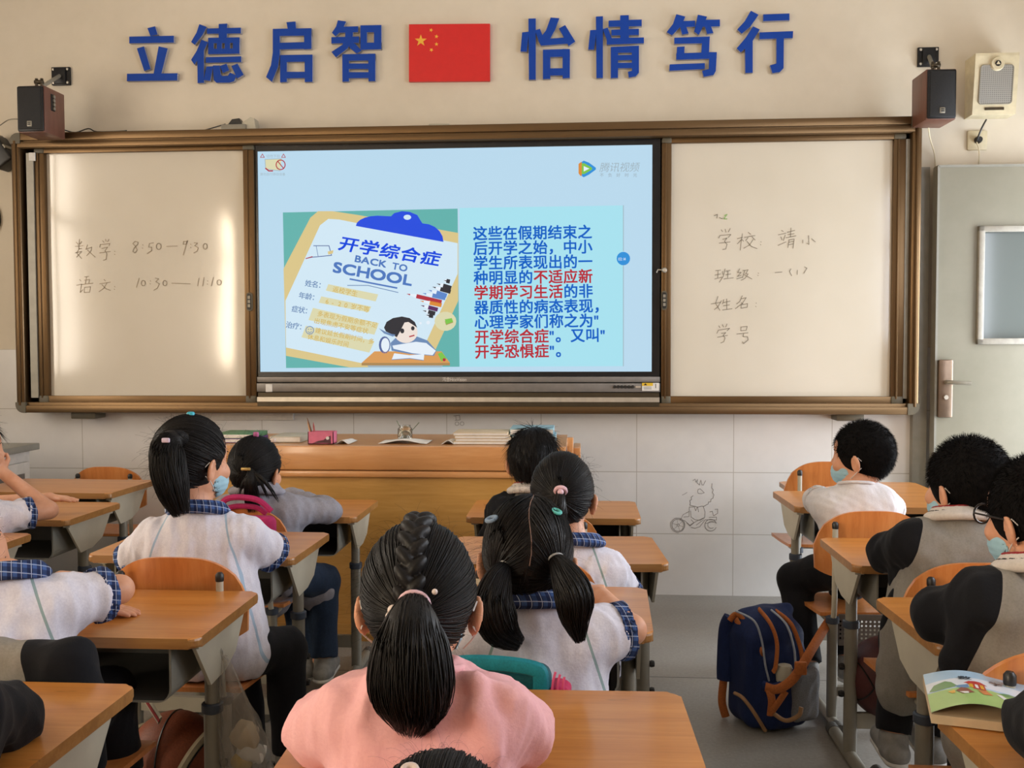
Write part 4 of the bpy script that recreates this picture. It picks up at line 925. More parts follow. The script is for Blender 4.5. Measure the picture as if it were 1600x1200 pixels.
def make_desk():
    r = empty('school_desk')
    mb = MB(); bm = bmesh.new(); t = .022
    o = rounded(-DW / 2, DW / 2, -DD / 2, DD / 2, .022, 5); n = len(o)
    lo = [bm.verts.new((x, y, DH - t)) for x, y in o]; hi = [bm.verts.new((x, y, DH)) for x, y in o]
    bm.faces.new(hi); bm.faces.new(lo[::-1])
    for i in range(n): bm.faces.new((lo[i], lo[(i + 1) % n], hi[(i + 1) % n], hi[i]))
    bmesh.ops.bevel(bm, geom=[e for e in bm.edges if abs(e.verts[0].co.z - e.verts[1].co.z) < 1e-6], offset=.006, segments=2, affect='EDGES', profile=.5)
    bm.verts.index_update(); n0 = len(mb.v); vs = [v.co.copy() for v in bm.verts]
    for f in bm.faces: mb.add([v.co for v in f.verts], [tuple(range(len(f.verts)))], 0 if f.normal.z > .5 else 1)
    bm.free(); top = mb.build('tabletop', [M['desk'], M['desk_edge']], r)
    bm = bmesh.new(); bm.from_mesh(top.data); bmesh.ops.remove_doubles(bm, verts=bm.verts, dist=1e-5); bm.to_mesh(top.data); bm.free()
    # tray: a U shell, open towards the pupil
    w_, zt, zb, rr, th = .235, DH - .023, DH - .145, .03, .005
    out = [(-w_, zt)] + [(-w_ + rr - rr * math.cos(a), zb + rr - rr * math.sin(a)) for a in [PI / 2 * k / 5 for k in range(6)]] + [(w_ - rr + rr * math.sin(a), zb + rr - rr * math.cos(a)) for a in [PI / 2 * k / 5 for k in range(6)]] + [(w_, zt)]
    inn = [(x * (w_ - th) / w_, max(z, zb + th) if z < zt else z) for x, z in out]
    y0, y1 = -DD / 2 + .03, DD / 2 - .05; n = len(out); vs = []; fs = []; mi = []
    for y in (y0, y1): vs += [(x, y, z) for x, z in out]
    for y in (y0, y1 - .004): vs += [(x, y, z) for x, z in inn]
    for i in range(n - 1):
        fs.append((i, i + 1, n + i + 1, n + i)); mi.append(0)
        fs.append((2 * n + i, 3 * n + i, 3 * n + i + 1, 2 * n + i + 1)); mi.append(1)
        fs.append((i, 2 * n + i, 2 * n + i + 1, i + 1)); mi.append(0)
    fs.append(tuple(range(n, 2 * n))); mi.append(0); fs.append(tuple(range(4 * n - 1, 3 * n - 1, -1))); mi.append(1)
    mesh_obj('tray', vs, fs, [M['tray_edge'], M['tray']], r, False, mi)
    for s in (-1, 1):
        x = s * (DW / 2 - .028)
        mb = MB(); mb.prism([(-.155, DH - .023), (.155, DH - .023), (.085, DH - .112), (.02, DH - .135), (-.065, DH - .14)], x - .004 * s, x + .004 * s, 'X'); mb.box(x - .012, x + .012, -.15, .15, DH - .034, DH - .022)
        mb.build('side_bracket', M['cream_plate'], r)
        xl = x - .020 * s; mb = MB(); mb.tube([(xl, 0, DH - .03), (xl, 0, .36)], .0165, 14); mb.tube([(xl, 0, .41), (xl, 0, .03)], .0195, 14)
        lg = mb.build('leg', M['leg_metal'], r)
        mb = MB(); mb.lathe([(.0205, .395), (.024, .397), (.024, .415), (.0205, .418)], (xl, 0, 0), 14); mb.build('height_collar', M['collar'], lg)
        for z in (.20, .28):
            mb = MB(); mb.lathe([(.009, 0), (.011, .006), (.009, .014), (.0, .016)], (xl + .019 * s, 0, z), 8, 0, 'X') if s > 0 else mb.lathe([(.009, 0), (.011, -.006), (.009, -.014), (.0, -.016)], (xl + .019 * s, 0, z), 8, 0, 'X')
            mb.build('bolt', M['blackplastic'], lg)
        mb = MB(); mb.tube([(xl, -.18, .02), (xl, .18, .02)], .0185, 12); ft = mb.build('foot', M['leg_metal'], r)
        for yy in (-1, 1):
            mb = MB(); mb.tube([(xl, yy * .165, .02), (xl, yy * .2, .02)], .02, 12); mb.build('foot_cap', M['rubber'], ft)
    mb = MB(); mb.box(-DW / 2 + .04, DW / 2 - .04, -.008, .008, .10, .145); mb.build('crossbar', M['beige_metal'], r)
    return r


def make_chair():
    r = empty('school_chair')
    # back: curved plywood with an arched top
    def panel(name, fn, nu, nv, th, y0):
        pts = [[fn(i / nu, j / nv) for i in range(nu + 1)] for j in range(nv + 1)]
        vs = []; fs = []
        for s in (0, 1):
            for row in pts:
                for p in row: vs.append((p[0], p[1] + s * th, p[2]) if name == 'backrest' else (p[0], p[1], p[2] - s * th))
        W_ = nu + 1; N = W_ * (nv + 1)
        for j in range(nv):
            for i in range(nu):
                a = j * W_ + i; fs.append((a, a + 1, a + W_ + 1, a + W_)); fs.append((N + a, N + a + W_, N + a + W_ + 1, N + a + 1))
        ring = [i for i in range(W_)] + [j * W_ + nu for j in range(1, nv + 1)] + [nv * W_ + i for i in range(nu - 1, -1, -1)] + [j * W_ for j in range(nv - 1, 0, -1)]
        fs += [(ring[k], ring[k] + N, ring[(k + 1) % len(ring)] + N, ring[(k + 1) % len(ring)]) for k in range(len(ring))]
        o = mesh_obj(name, vs, fs, M['chairwood'], r, True)
        bm = bmesh.new(); bm.from_mesh(o.data); bmesh.ops.recalc_face_normals(bm, faces=bm.faces)
        for e in bm.edges:
            if len(e.link_faces) == 2 and e.calc_face_angle(0) > .7: e.smooth = False
        bm.to_mesh(o.data); bm.free(); return o
    bw = .18
    def bk(a, b):
        s = a * 2 - 1; k = math.copysign(abs(s) ** .8, s)
        top = .70 - .085 * abs(s) ** 3.2 - .03 * max(0, abs(s) - .88) / .12; bot = .475 + .03 * abs(s) ** 4
        x = bw * s * (1 - .05 * (1 - b) - .0)
        return (x, -.17 + .03 * (s * s) - .02 * b, bot + (top - bot) * b)
    bk_o = panel('backrest', bk, 24, 8, .011, 0)
    def st(a, b):
        s = a * 2 - 1; y = -.15 + .33 * b; x = (.155 + .025 * b - .02 * max(0, b - .85) / .15) * s
        return (x, y, .362 - .012 * math.sin(PI * b) * (1 - s * s * .6) - (.02 * max(0, b - .85) / .15))
    panel('seat', st, 12, 10, .012, 0)
    for s in (-1, 1):
        x = .125 * s
        mb = MB(); mb.tube([(x, -.20, .655), (x, -.20, .42), (x, -.195, .37), (x, -.18, .33)], .0092, 10); mb.tube([(x, -.19, .335), (x, .12, .335)], .0105, 10); po = mb.build('back_post', M['cream_plate'], r)
        mb = MB(); mb.lathe([(.0098, .646), (.0105, .65), (.0105, .662), (.006, .668), (.0, .669)], (x, -.20, 0), 12); mb.build('post_cap', M['blackplastic'], po)
        mb = MB(); mb.tube([(x, -.18, .35), (x, -.18, .03)], .017, 12); lg = mb.build('leg', M['leg_metal'], r)
        mb = MB(); mb.lathe([(.018, .335), (.0215, .337), (.0215, .355), (.018, .357)], (x, -.18, 0), 12); mb.build('height_collar', M['collar'], lg)
        mb = MB(); mb.tube([(x, -.24, .019), (x, .14, .019)], .0165, 12); f = mb.build('foot', M['leg_metal'], r)
        for yy in (-.25, .15): mb = MB(); mb.tube([(x, yy - .02, .019), (x, yy + .02, .019)], .0185, 12); mb.build('foot_cap', M['rubber'], f)
    mb = MB(); mb.box(-.125, .125, -.012, .012, .318, .334); mb.build('seat_bar', M['leg_metal'], r)
    mb = MB(); mb.box(-.11, .11, -.19, -.17, .1, .13); mb.build('crossbar', M['leg_metal'], r)
    mb = MB(); mb.box(-.11, .11, -.207, -.188, .56, .575); mb.build('back_brace', M['beige_metal'], r)
    return r


def copy_tree(o, parent=None):
    c = o.copy(); COL.objects.link(c)
    if parent is not None: c.parent = parent
    for ch in list(o.children): copy_tree(ch, c)
    return c


proto_d, proto_c = make_desk(), make_chair(); used = {'d': 0, 'c': 0}


def place_desk(x, y, rz, label, dz=0.0):
    o = proto_d if not used['d'] else copy_tree(proto_d); used['d'] = 1
    o.location = (x, y, 0); o.rotation_euler = (0, 0, rz); o.scale = (1, 1, 1 + dz / DH); tag(o, label, 'desk', 'wooden-topped school desks'); return o


def place_chair(x, y, rz, label, dz=0.0):
    o = proto_c if not used['c'] else copy_tree(proto_c); used['c'] = 1
    o.location = (x, y, 0); o.rotation_euler = (0, 0, rz); o.scale = (1, 1, 1 + dz / .7); tag(o, label, 'chair', 'orange plywood school chairs'); return o


def desk_px(u, v, side, rz, label, dz=0.0):
    """u, v: the far corner on the given side in the photograph"""
    p = at_z(u, v, DH + dz); off = Matrix.Rotation(rz, 4, 'Z') @ Vector((-side * DW / 2, -DD / 2, 0)); q = p + off
    return place_desk(q.x, q.y, rz, label, dz), q


DESKS = {}
for k, u, v, s, rz, dz, lb in (
        ('L1', 592, 781, 1, 0, 0, 'desk of the girl in the grey jacket, in front of the teacher\'s desk'),
        ('L2', 517, 832, 1, -.02, 0, 'desk of the girl with the long ponytail and blue mask'),
        ('L3', 407, 924, 1, .0, 0, 'desk with a clear plastic bag hanging at its right leg'),
        ('Lb', 216, 1069, 1, 0, 0, 'desk cut by the lower left corner with a black sleeve on it'),
        ('M1', 992, 783, 1, 0, 0, 'desk furthest forward in the middle column, by the bare wall'),
        ('M2', 1017, 838, 1, .06, 0, 'desk of the girl with the pink hair band'),
        ('M3', 1010, 918, 1, -.03, 0, 'desk under the bare forearm of the girl with two pigtails'),
        ('M4', 1062, 1081, 1, .02, 0, 'large desk in front of the girl in the pink T-shirt'),
        ('F1', 243, 750, 1, -.03, .02, 'empty desk nearest the front wall on the far left'),
        ('F2', 191, 785, 1, -.02, 0, 'desk on the far left with an elbow propped on it'),
        ('F3', 53, 833, 1, 0, 0, 'desk corner at the left edge behind the child with the propped elbow'),
        ('R1', 1216, 752, -1, 0, -.03, 'empty desk nearest the front wall by the door'),
        ('R2', 1206, 767, -1, .02, .02, 'desk of the boy in the white T-shirt'),
        ('R3', 1279, 840, -1, .0, 0, 'desk of the short-haired boy in the grey jacket'),
        ('R4', 1365, 933, -1, .03, 0, 'desk of the boy with glasses on the right'),
        ('R5', 1457, 1108, -1, .03, 0, 'desk at the lower right with a textbook on it')):
    DESKS[k], q = desk_px(u, v, s, rz, lb, dz)
    DESKS[k + 'c'] = q
CH = {}
for k, u, v, Y, rz, lb in (
        ('L1', 362, 793, 3.07, .0, 'chair of the girl in the grey jacket, with a magenta bag behind it'),
        ('L2', 265, 873, 2.27, .0, 'wide orange chair back in front of the hanging plastic bag desk'),
        ('M1', 852, 800, 3.07, .0, 'chair of the child in the black and grey jacket by the teacher\'s desk'),
        ('M2', 833, 872, 2.37, -.05, 'chair of the girl with the pink hair band'),
        ('M3', 762, 1056, 1.745, 0, 'chair of the pigtailed girl with a teal schoolbag on it'),
        ('M4', 655, 1215, 1.03, .0, 'chair of the girl in the pink T-shirt'),
        ('L3', -30, 1003, 1.70, .0, 'chair at the left edge with a grey and black jacket over it'),
        ('R2', 1364, 800, 3.08, .04, 'chair of the boy in the white T-shirt near the door'),
        ('R3', 1534, 882, 2.36, .03, 'chair of the short-haired boy in the grey jacket'),
        ('R4', 1700, 1022, 1.64, .0, 'chair of the boy with glasses at the right edge'),
        ('R1', 1298, 722, 4.04, .0, 'empty salmon-coloured chair by the front desk near the door'),
        ('F1', 162, 730, 4.28, 0, 'empty chair tucked behind the far-left front desk')):
    p = at(u, v, Y); dz = p.z - .70
    cy = p.y + (.20 if abs(rz) < 1 else -.2)
    CH[k] = place_chair(p.x, cy, rz, lb, max(-.10, min(.06, dz))); 
# ------------------------------------------------------------------ soft shapes: distance fields turned into one mesh
def V3(p): return np.array([p[0], p[1], p[2]], dtype=np.float32)


class SDF:
    def __init__(s): s.p = []

    def cap(s, a, b, ra, rb, k=.02, op='u', flat=0, sq=None):
        """tapered capsule; flat=1 cuts the far end square; sq=(axis, factor) squashes the section along a world axis"""
        a, b = V3(a), V3(b); R = max(ra, rb); ba = b - a; L2 = float(ba @ ba) + 1e-9; d = ba / math.sqrt(L2)
        if sq: ax = V3(Vector(sq[0]).normalized()); kf = sq[1]
        def f(P):
            pa = P - a; h = np.clip((pa @ ba) / L2, 0, 1); q = pa - h[..., None] * ba
            if sq: q = q + ax * ((q @ ax) * (1 / kf - 1))[..., None]
            dd = np.sqrt((q * q).sum(-1)) - (ra + (rb - ra) * h)
            if flat: dd = np.maximum(dd, ((P - b) @ d))
            if flat == 2: dd = np.maximum(dd, -((P - a) @ d))
            return dd
        s.p.append((f, np.minimum(a, b) - R * 1.05, np.maximum(a, b) + R * 1.05, k, op)); return s

    def ell(s, c, r, Mx=None, k=.02, op='u'):
        """ellipsoid at c with radii r; with a frame Mx (Matrix) c and r are in its axes"""
        r = np.array(r, dtype=np.float32)
        if Mx is None: C = V3(c); R = np.eye(3, dtype=np.float32); sc = 1.0
        else:
            C = V3(Mx @ Vector(c)); sc = Mx.to_scale().x; R = np.array([[x for x in row] for row in Mx.to_3x3().normalized()], dtype=np.float32)
        r = r * sc; m = float(r.max())
        def f(P):
            q = (P - C) @ R; k0 = np.sqrt(((q / r) ** 2).sum(-1)); k1 = np.sqrt(((q / (r * r)) ** 2).sum(-1)) + 1e-9
            return k0 * (k0 - 1) / k1
        s.p.append((f, C - m, C + m, k, op)); return s

    def torus(s, c, R0, r, Mx, k=.0, op='u', sx=1.0):
        C = V3(Mx @ Vector(c)); Rm = np.array([[x for x in row] for row in Mx.to_3x3().normalized()], dtype=np.float32); sc = Mx.to_scale().x; R0 *= sc; r *= sc
        def f(P):
            q = (P - C) @ Rm; a = np.sqrt((q[..., 0] / sx) ** 2 + q[..., 1] ** 2) - R0
            return np.sqrt(a * a + q[..., 2] ** 2) - r
        m = R0 * max(1, sx) + r; s.p.append((f, C - m, C + m, k, op)); return s

    def box(s, c, h, rad, Mx=None, k=.0, op='u'):
        Mx = Mx or Matrix.Identity(4); C = V3(Mx @ Vector(c)); Rm = np.array([[x for x in row] for row in Mx.to_3x3().normalized()], dtype=np.float32); sc = Mx.to_scale().x
        h = np.array(h, dtype=np.float32) * sc - rad; m = float(np.sqrt((h * h).sum())) + rad
        def f(P):
            q = np.abs((P - C) @ Rm) - h
            return np.sqrt((np.maximum(q, 0) ** 2).sum(-1)) + np.minimum(q.max(-1), 0) - rad
        s.p.append((f, C - m, C + m, k, op)); return s

    def cut(s, p, n, k=0.0):
        """remove the side the normal n points to"""
        p, n = V3(p), V3(Vector(n).normalized()); s.p.append((lambda P: (P - p) @ n, None, None, k, 'i')); return s

    def warp(s, fn): s.p.append((fn, None, None, 0, 'w')); return s

    def mesh(s, vox=.006, smooth=1):
        los = [p[1] for p in s.p if p[4] == 'u']; his = [p[2] for p in s.p if p[4] == 'u']
        lo = np.min(los, 0) - 4 * vox; hi = np.max(his, 0) + 4 * vox
        n = np.ceil((hi - lo) / vox).astype(int) + 1
        F = np.full(n, .08, dtype=np.float32)
        ax = [lo[i] + vox * np.arange(n[i], dtype=np.float32) for i in range(3)]
        for f, a, b, k, op in s.p:
            if a is None: i0 = np.zeros(3, int); i1 = n
            else:
                mg = k + 5 * vox; i0 = np.clip(np.floor((a - mg - lo) / vox).astype(int), 0, n - 1); i1 = np.clip(np.ceil((b + mg - lo) / vox).astype(int) + 1, 1, n)
            sl = tuple(slice(i0[i], i1[i]) for i in range(3))
            G = F[sl]
            if op in 'iw':
                msk = np.abs(G) < .03 if op == 'w' else np.ones(G.shape, bool)
                I = np.nonzero(msk); P = np.stack([ax[q][i0[q] + I[q]] for q in range(3)], -1).astype(np.float32)
                if op == 'w': G[I] += f(P)
                else: G[I] = np.maximum(G[I], f(P))
                continue
            P = np.stack(np.meshgrid(ax[0][sl[0]], ax[1][sl[1]], ax[2][sl[2]], indexing='ij'), -1)
            d = f(P).astype(np.float32)
            if op == 'u':
                if k > 0: h = np.clip(.5 + .5 * (G - d) / k, 0, 1); F[sl] = G * (1 - h) + d * h - k * h * (1 - h)
                else: F[sl] = np.minimum(G, d)
            else:
                d = -d
                if k > 0: h = np.clip(.5 - .5 * (G - d) / k, 0, 1); F[sl] = G * (1 - h) + d * h + k * h * (1 - h)
                else: F[sl] = np.maximum(G, d)
        F[0], F[-1], F[:, 0], F[:, -1], F[:, :, 0], F[:, :, -1] = .08, .08, .08, .08, .08, .08
        return nets(F, lo, vox, smooth)


def nets(F, lo, vox, smooth):
    S = F < 0; n = F.shape
    c = np.zeros(tuple(x - 1 for x in n), dtype=np.int8)
    offs = [(i, j, k) for i in (0, 1) for j in (0, 1) for k in (0, 1)]
    for i, j, k in offs: c += S[i:n[0] - 1 + i, j:n[1] - 1 + j, k:n[2] - 1 + k]
    act = np.nonzero((c > 0) & (c < 8)); A = np.stack(act, -1)
    idx = np.full(c.shape, -1, dtype=np.int64); idx[act] = np.arange(len(A))
    pos = np.zeros((len(A), 3), dtype=np.float32); cnt = np.zeros(len(A), dtype=np.float32)
    for o in offs:
        for a in range(3):
            if o[a] == 1: continue
            q = list(o); q[a] = 1
            f0 = F[A[:, 0] + o[0], A[:, 1] + o[1], A[:, 2] + o[2]]; f1 = F[A[:, 0] + q[0], A[:, 1] + q[1], A[:, 2] + q[2]]
            cr = (f0 < 0) != (f1 < 0); t = np.where(cr, f0 / np.where(cr, f0 - f1, 1), 0)
            p = np.array(o, dtype=np.float32)[None].repeat(len(A), 0); p[:, a] += t
            pos += p * cr[:, None]; cnt += cr
    pos = A + pos / np.maximum(cnt, 1)[:, None]
    quads = []
    for a in range(3):
        b, d = (a + 1) % 3, (a + 2) % 3
        sl0 = [slice(1, n[i] - 1) for i in range(3)]; sl1 = list(sl0); sl0[a] = slice(0, n[a] - 1); sl1[a] = slice(1, n[a])
        s0, s1 = S[tuple(sl0)], S[tuple(sl1)]; I = np.stack(np.nonzero(s0 != s1), -1); ins = s0[tuple(I.T)]
        I = I + np.array([0 if i == a else 1 for i in range(3)])
        def cell(db, dd): J = I.copy(); J[:, b] += db; J[:, d] += dd; return idx[J[:, 0], J[:, 1], J[:, 2]]
        q = np.stack([cell(-1, -1), cell(0, -1), cell(0, 0), cell(-1, 0)], -1); q[~ins] = q[~ins][:, ::-1]; quads.append(q)
    Q = np.concatenate(quads); Q = Q[(Q >= 0).all(1)]
    for _ in range(smooth):
        acc = np.zeros_like(pos); k = np.zeros(len(pos), dtype=np.float32)
        for i in range(4):
            a_, b_ = Q[:, i], Q[:, (i + 1) % 4]
            np.add.at(acc, a_, pos[b_]); np.add.at(acc, b_, pos[a_]); np.add.at(k, a_, 1); np.add.at(k, b_, 1)
        pos = pos * .45 + .55 * acc / np.maximum(k, 1)[:, None]
    return pos * vox + lo, Q


def sdf_obj(name, sd, mats, parent=None, vox=.006, smooth=1, attr=None, org=None, extra=None):
    v, q = sd.mesh(vox, smooth); org = V3(org if org is not None else (0, 0, 0)); nv = len(v)
    if extra is not None:
        v = np.concatenate([v, extra[0]]); ef = extra[1]
    me = bpy.data.meshes.new(name)
    nq = len(q); allq = q if extra is None else np.concatenate([q, ef + nv])
    me.vertices.add(len(v)); me.vertices.foreach_set('co', (v - org).astype(np.float32).ravel())
    me.loops.add(allq.size); me.loops.foreach_set('vertex_index', allq.astype(np.int32).ravel())
    me.polygons.add(len(allq)); me.polygons.foreach_set('loop_start', np.arange(0, allq.size, 4, dtype=np.int32))
    me.update(calc_edges=True)
    me.polygons.foreach_set('use_smooth', np.ones(len(allq), dtype=bool))
    for m in (mats if isinstance(mats, (list, tuple)) else [mats]): me.materials.append(m)
    for k, fn in (attr or {}).items():
        at_ = me.attributes.new(k, 'FLOAT', 'POINT'); at_.data.foreach_set('value', fn(v.astype(np.float32)).astype(np.float32))
    me.validate()
    o = bpy.data.objects.new(name, me); COL.objects.link(o)
    if parent is not None: o.parent = parent
    return o


def strands(paths, radii, sides=3):
    """thin tapered hairs as quads; paths: list of (n,3) arrays, all the same n; radii: (count, n)"""
    P = np.asarray(paths, dtype=np.float32); N, n, _ = P.shape; R = np.asarray(radii, dtype=np.float32)
    T = np.gradient(P, axis=1); T /= np.linalg.norm(T, axis=2, keepdims=True) + 1e-9
    ref = np.where(np.abs(T[..., 2:3]) < .9, np.array([0, 0, 1], np.float32), np.array([1, 0, 0], np.float32))
    A = np.cross(T, ref); A /= np.linalg.norm(A, axis=2, keepdims=True) + 1e-9; B = np.cross(T, A)
    vs = np.stack([P + (A * math.cos(2 * PI * k / sides) + B * math.sin(2 * PI * k / sides)) * R[..., None] for k in range(sides)], 2)
    base = (np.arange(N)[:, None, None] * n + np.arange(n - 1)[None, :, None]) * sides + np.arange(sides)[None, None, :]
    nx = (np.arange(N)[:, None, None] * n + np.arange(n - 1)[None, :, None]) * sides + ((np.arange(sides) + 1) % sides)[None, None, :]
    q = np.stack([base, nx, nx + sides, base + sides], -1).reshape(-1, 4)
    return vs.reshape(-1, 3), q


# ------------------------------------------------------------------ cloth, skin and hair
def skin_mat():
    t = NT('skin'); v = t.coord(); n = t.noise(v, 25, 4)
    t.base(t.ramp(n, [(0.3, lin('c98f6e')), (0.7, lin('d8a284'))])); t.set(0.48, 0, .4, sss=.12); return t.m


def hair_mat():
    t = NT('black_hair'); v = t.coord((1, 1, 1)); n = t.noise(v, 180, 3, .6, 2.0); n2 = t.noise(v, 18, 3)
    t.base(t.ramp(n2, [(0.3, lin('0d0c0d')), (0.75, lin('191514'))])); t.set(0.46, 0, .26); t.bump(n, .2, .002); return t.m


def cloth(name, a, b=None, scale=220, rough=.85, seam=None, zone=None, heather=.5):
    """zone: second colour where the garment's zone attribute is positive; seam: line colour where it is near zero"""
    t = NT(name); v = t.coord(); n = t.noise(v, scale, 2, .6); n2 = t.noise(t.coord((1, 1, .25)), 60, 4)
    f = t.math('ADD', t.math('MULTIPLY', n, heather), t.math('MULTIPLY', n2, 1 - heather))
    la = lin(a); lb = lin(b) if b else tuple(x * .86 for x in la[:3]) + (1,)
    col = t.ramp(f, [(0.35, lb), (0.65, la)])
    if zone or seam:
        at_ = t.node('ShaderNodeAttribute', attribute_name='zone'); z = at_.outputs['Fac']
        if zone: lz = lin(zone); col = t.mix(t.math('GREATER_THAN', z, 0.0), col, t.ramp(f, [(0.35, tuple(x * .8 for x in lz[:3]) + (1,)), (0.65, lz)]))
        if seam: col = t.mix(t.math('LESS_THAN', t.math('ABSOLUTE', z), .0026), col, lin(seam))
    t.base(col); t.set(rough, 0, .22, sheen=.04)
    w = t.noise(v, 9, 3, .5, .6); t.bump(t.math('ADD', t.math('MULTIPLY', w, 1.0), t.math('MULTIPLY', n, .12)), .35, .012)
    return t.m


def plaid():
    t = NT('navy_plaid'); x, y, z = t.sep(t.coord()); col = lin('26335c')
    def band(c, f, w, ph=0): return t.math('LESS_THAN', t.math('ABSOLUTE', t.math('SUBTRACT', t.math('FRACT', t.math('ADD', t.math('MULTIPLY', c, f), ph)), .5)), w)
    s = t.math('ADD', x, t.math('MULTIPLY', y, .6)); r = t.math('ADD', z, t.math('MULTIPLY', y, .35))
    c = t.mix(t.math('MULTIPLY', band(s, 50, .22), .6), col, lin('4d6fae')); c = t.mix(t.math('MULTIPLY', band(r, 50, .22), .6), c, lin('161d38'))
    c = t.mix(t.math('MULTIPLY', band(s, 50, .035, .35), .8), c, lin('b9c4da')); c = t.mix(t.math('MULTIPLY', band(r, 50, .035, .35), .8), c, lin('b9c4da'))
    t.base(c); t.set(.85, 0, .25); return t.m


M['skin'], M['hair'], M['plaid'] = skin_mat(), hair_mat(), plaid()
M['polo'] = cloth('pale_heather_knit', 'e0dee8', 'cdcbd8', 240, .85, seam='8fa3a3')
M['polo2'] = cloth('pale_heather_knit_blue_seam', 'e0dee8', 'cdcbd8', 240, .85, seam='a3b9cf')
M['pink_tee'] = cloth('pink_cotton', 'e9b3b5', 'e1a8ad', 200)
M['white_tee'] = cloth('white_cotton', 'dcd9da', 'd0cdd0', 200)
M['coat'] = cloth('grey_violet_coat', '96949c', '87858e', 160)
M['jacket'] = cloth('grey_jacket_black_sleeves', '8f8b84', '827e77', 240, .88, zone='131419')
M['dark_jacket'] = cloth('black_jacket', '131419', '0f1014', 200)
M['black_pants'] = cloth('black_trousers', '17171b', '121216', 200)
M['jeans'] = cloth('dark_jeans', '28384f', '1f2c40', 200)
M['hair_short'] = simple('cropped_black_hair', '0f0d0d', .8, 0, .2, 120, spec=.12); M['scalp'] = simple('parting_scalp', '7d5f50', .6)
M['mask'] = simple('blue_face_mask', '9cc3d2', .8, 0, .04, 60); M['mask_white'] = simple('white_mask_cord', 'd8d5d2', .8)
M['eye'] = simple('eye_white', 'd9d4cc', .25); M['iris'] = simple('dark_iris', '1f1510', .2); M['lip'] = simple('lip', 'a8665a', .5)
M['shoe'] = simple('grey_shoe', '8b8984', .6, 0, .15, 40); M['shoe_sole'] = simple('white_sole', 'c9c6be', .6)
M['scarf'] = simple('red_scarf', '8e2226', .8); M['collar_white'] = cloth('white_collar', 'cfc8c2', None, 200)


def folds(amp, seed, f=1.0):
    r = np.random.default_rng(seed); D = r.normal(size=(5, 3)).astype(np.float32) * 34 * f; ph = r.uniform(0, 6, 5); D[:, 2] *= .45
    def fn(P):
        w = .3 * np.sin(P @ (D[0] * .35) + ph[0]); o = np.zeros(P.shape[:-1], np.float32)
        for d, p, a in zip(D, ph, (1, .8, .6, .5, .4)): q = np.sin(P @ d + p + 4 * w); o += a * (np.sqrt(q * q + .02) * 2 - 1.2)
        return (amp * .4 * o).astype(np.float32)
    return fn


# ------------------------------------------------------------------ hands
def add_hand(sd, wr, d, up, side, hs=1.0, curl=.25, rest=True):
    """palm, four unequal bent fingers and a thumb from wrist wr along d; up = back of the hand; side = +1 if the thumb lies on cross(d, up)"""
    d = d.normalized(); up = (up - d * up.dot(d)).normalized(); sx = d.cross(up).normalized() * side
    L = .054 * hs
    for t in (-.018, -.006, .006, .018): sd.cap(wr + d * .004, wr + d * L + sx * t * hs * 1.15, .0105 * hs, .0088 * hs, .009)
    for t, ln in ((.021, .044), (.0075, .050), (-.0065, .046), (-.0195, .036)):
        k0 = wr + d * L + sx * t * hs; spread = sx * t * .35
        d1 = (d + spread * 3 - up * curl).normalized(); k1 = k0 + d1 * ln * .5 * hs
        d2 = (d + spread * 2 - up * curl * 1.9).normalized(); k2 = k1 + d2 * ln * .5 * hs
        sd.cap(k0 - d * .006, k1, .0072 * hs, .0066 * hs, .0035); sd.cap(k1, k2, .0066 * hs, .0055 * hs, .002)
    t0 = wr + d * .016 * hs + sx * .017 * hs; t1 = t0 + (d * .6 + sx * .75 - up * .15).normalized() * .028 * hs; t2 = t1 + (d * .9 + sx * .25 - up * .2).normalized() * .022 * hs
    sd.cap(t0, t1, .0098 * hs, .0078 * hs, .006); sd.cap(t1, t2, .0078 * hs, .006 * hs, .002)


SK = (.071, .086, .087); SKC = (0, -.006, .018)
HR = (.0805, .0975, .0985); HRC = (0, -.010, .020)


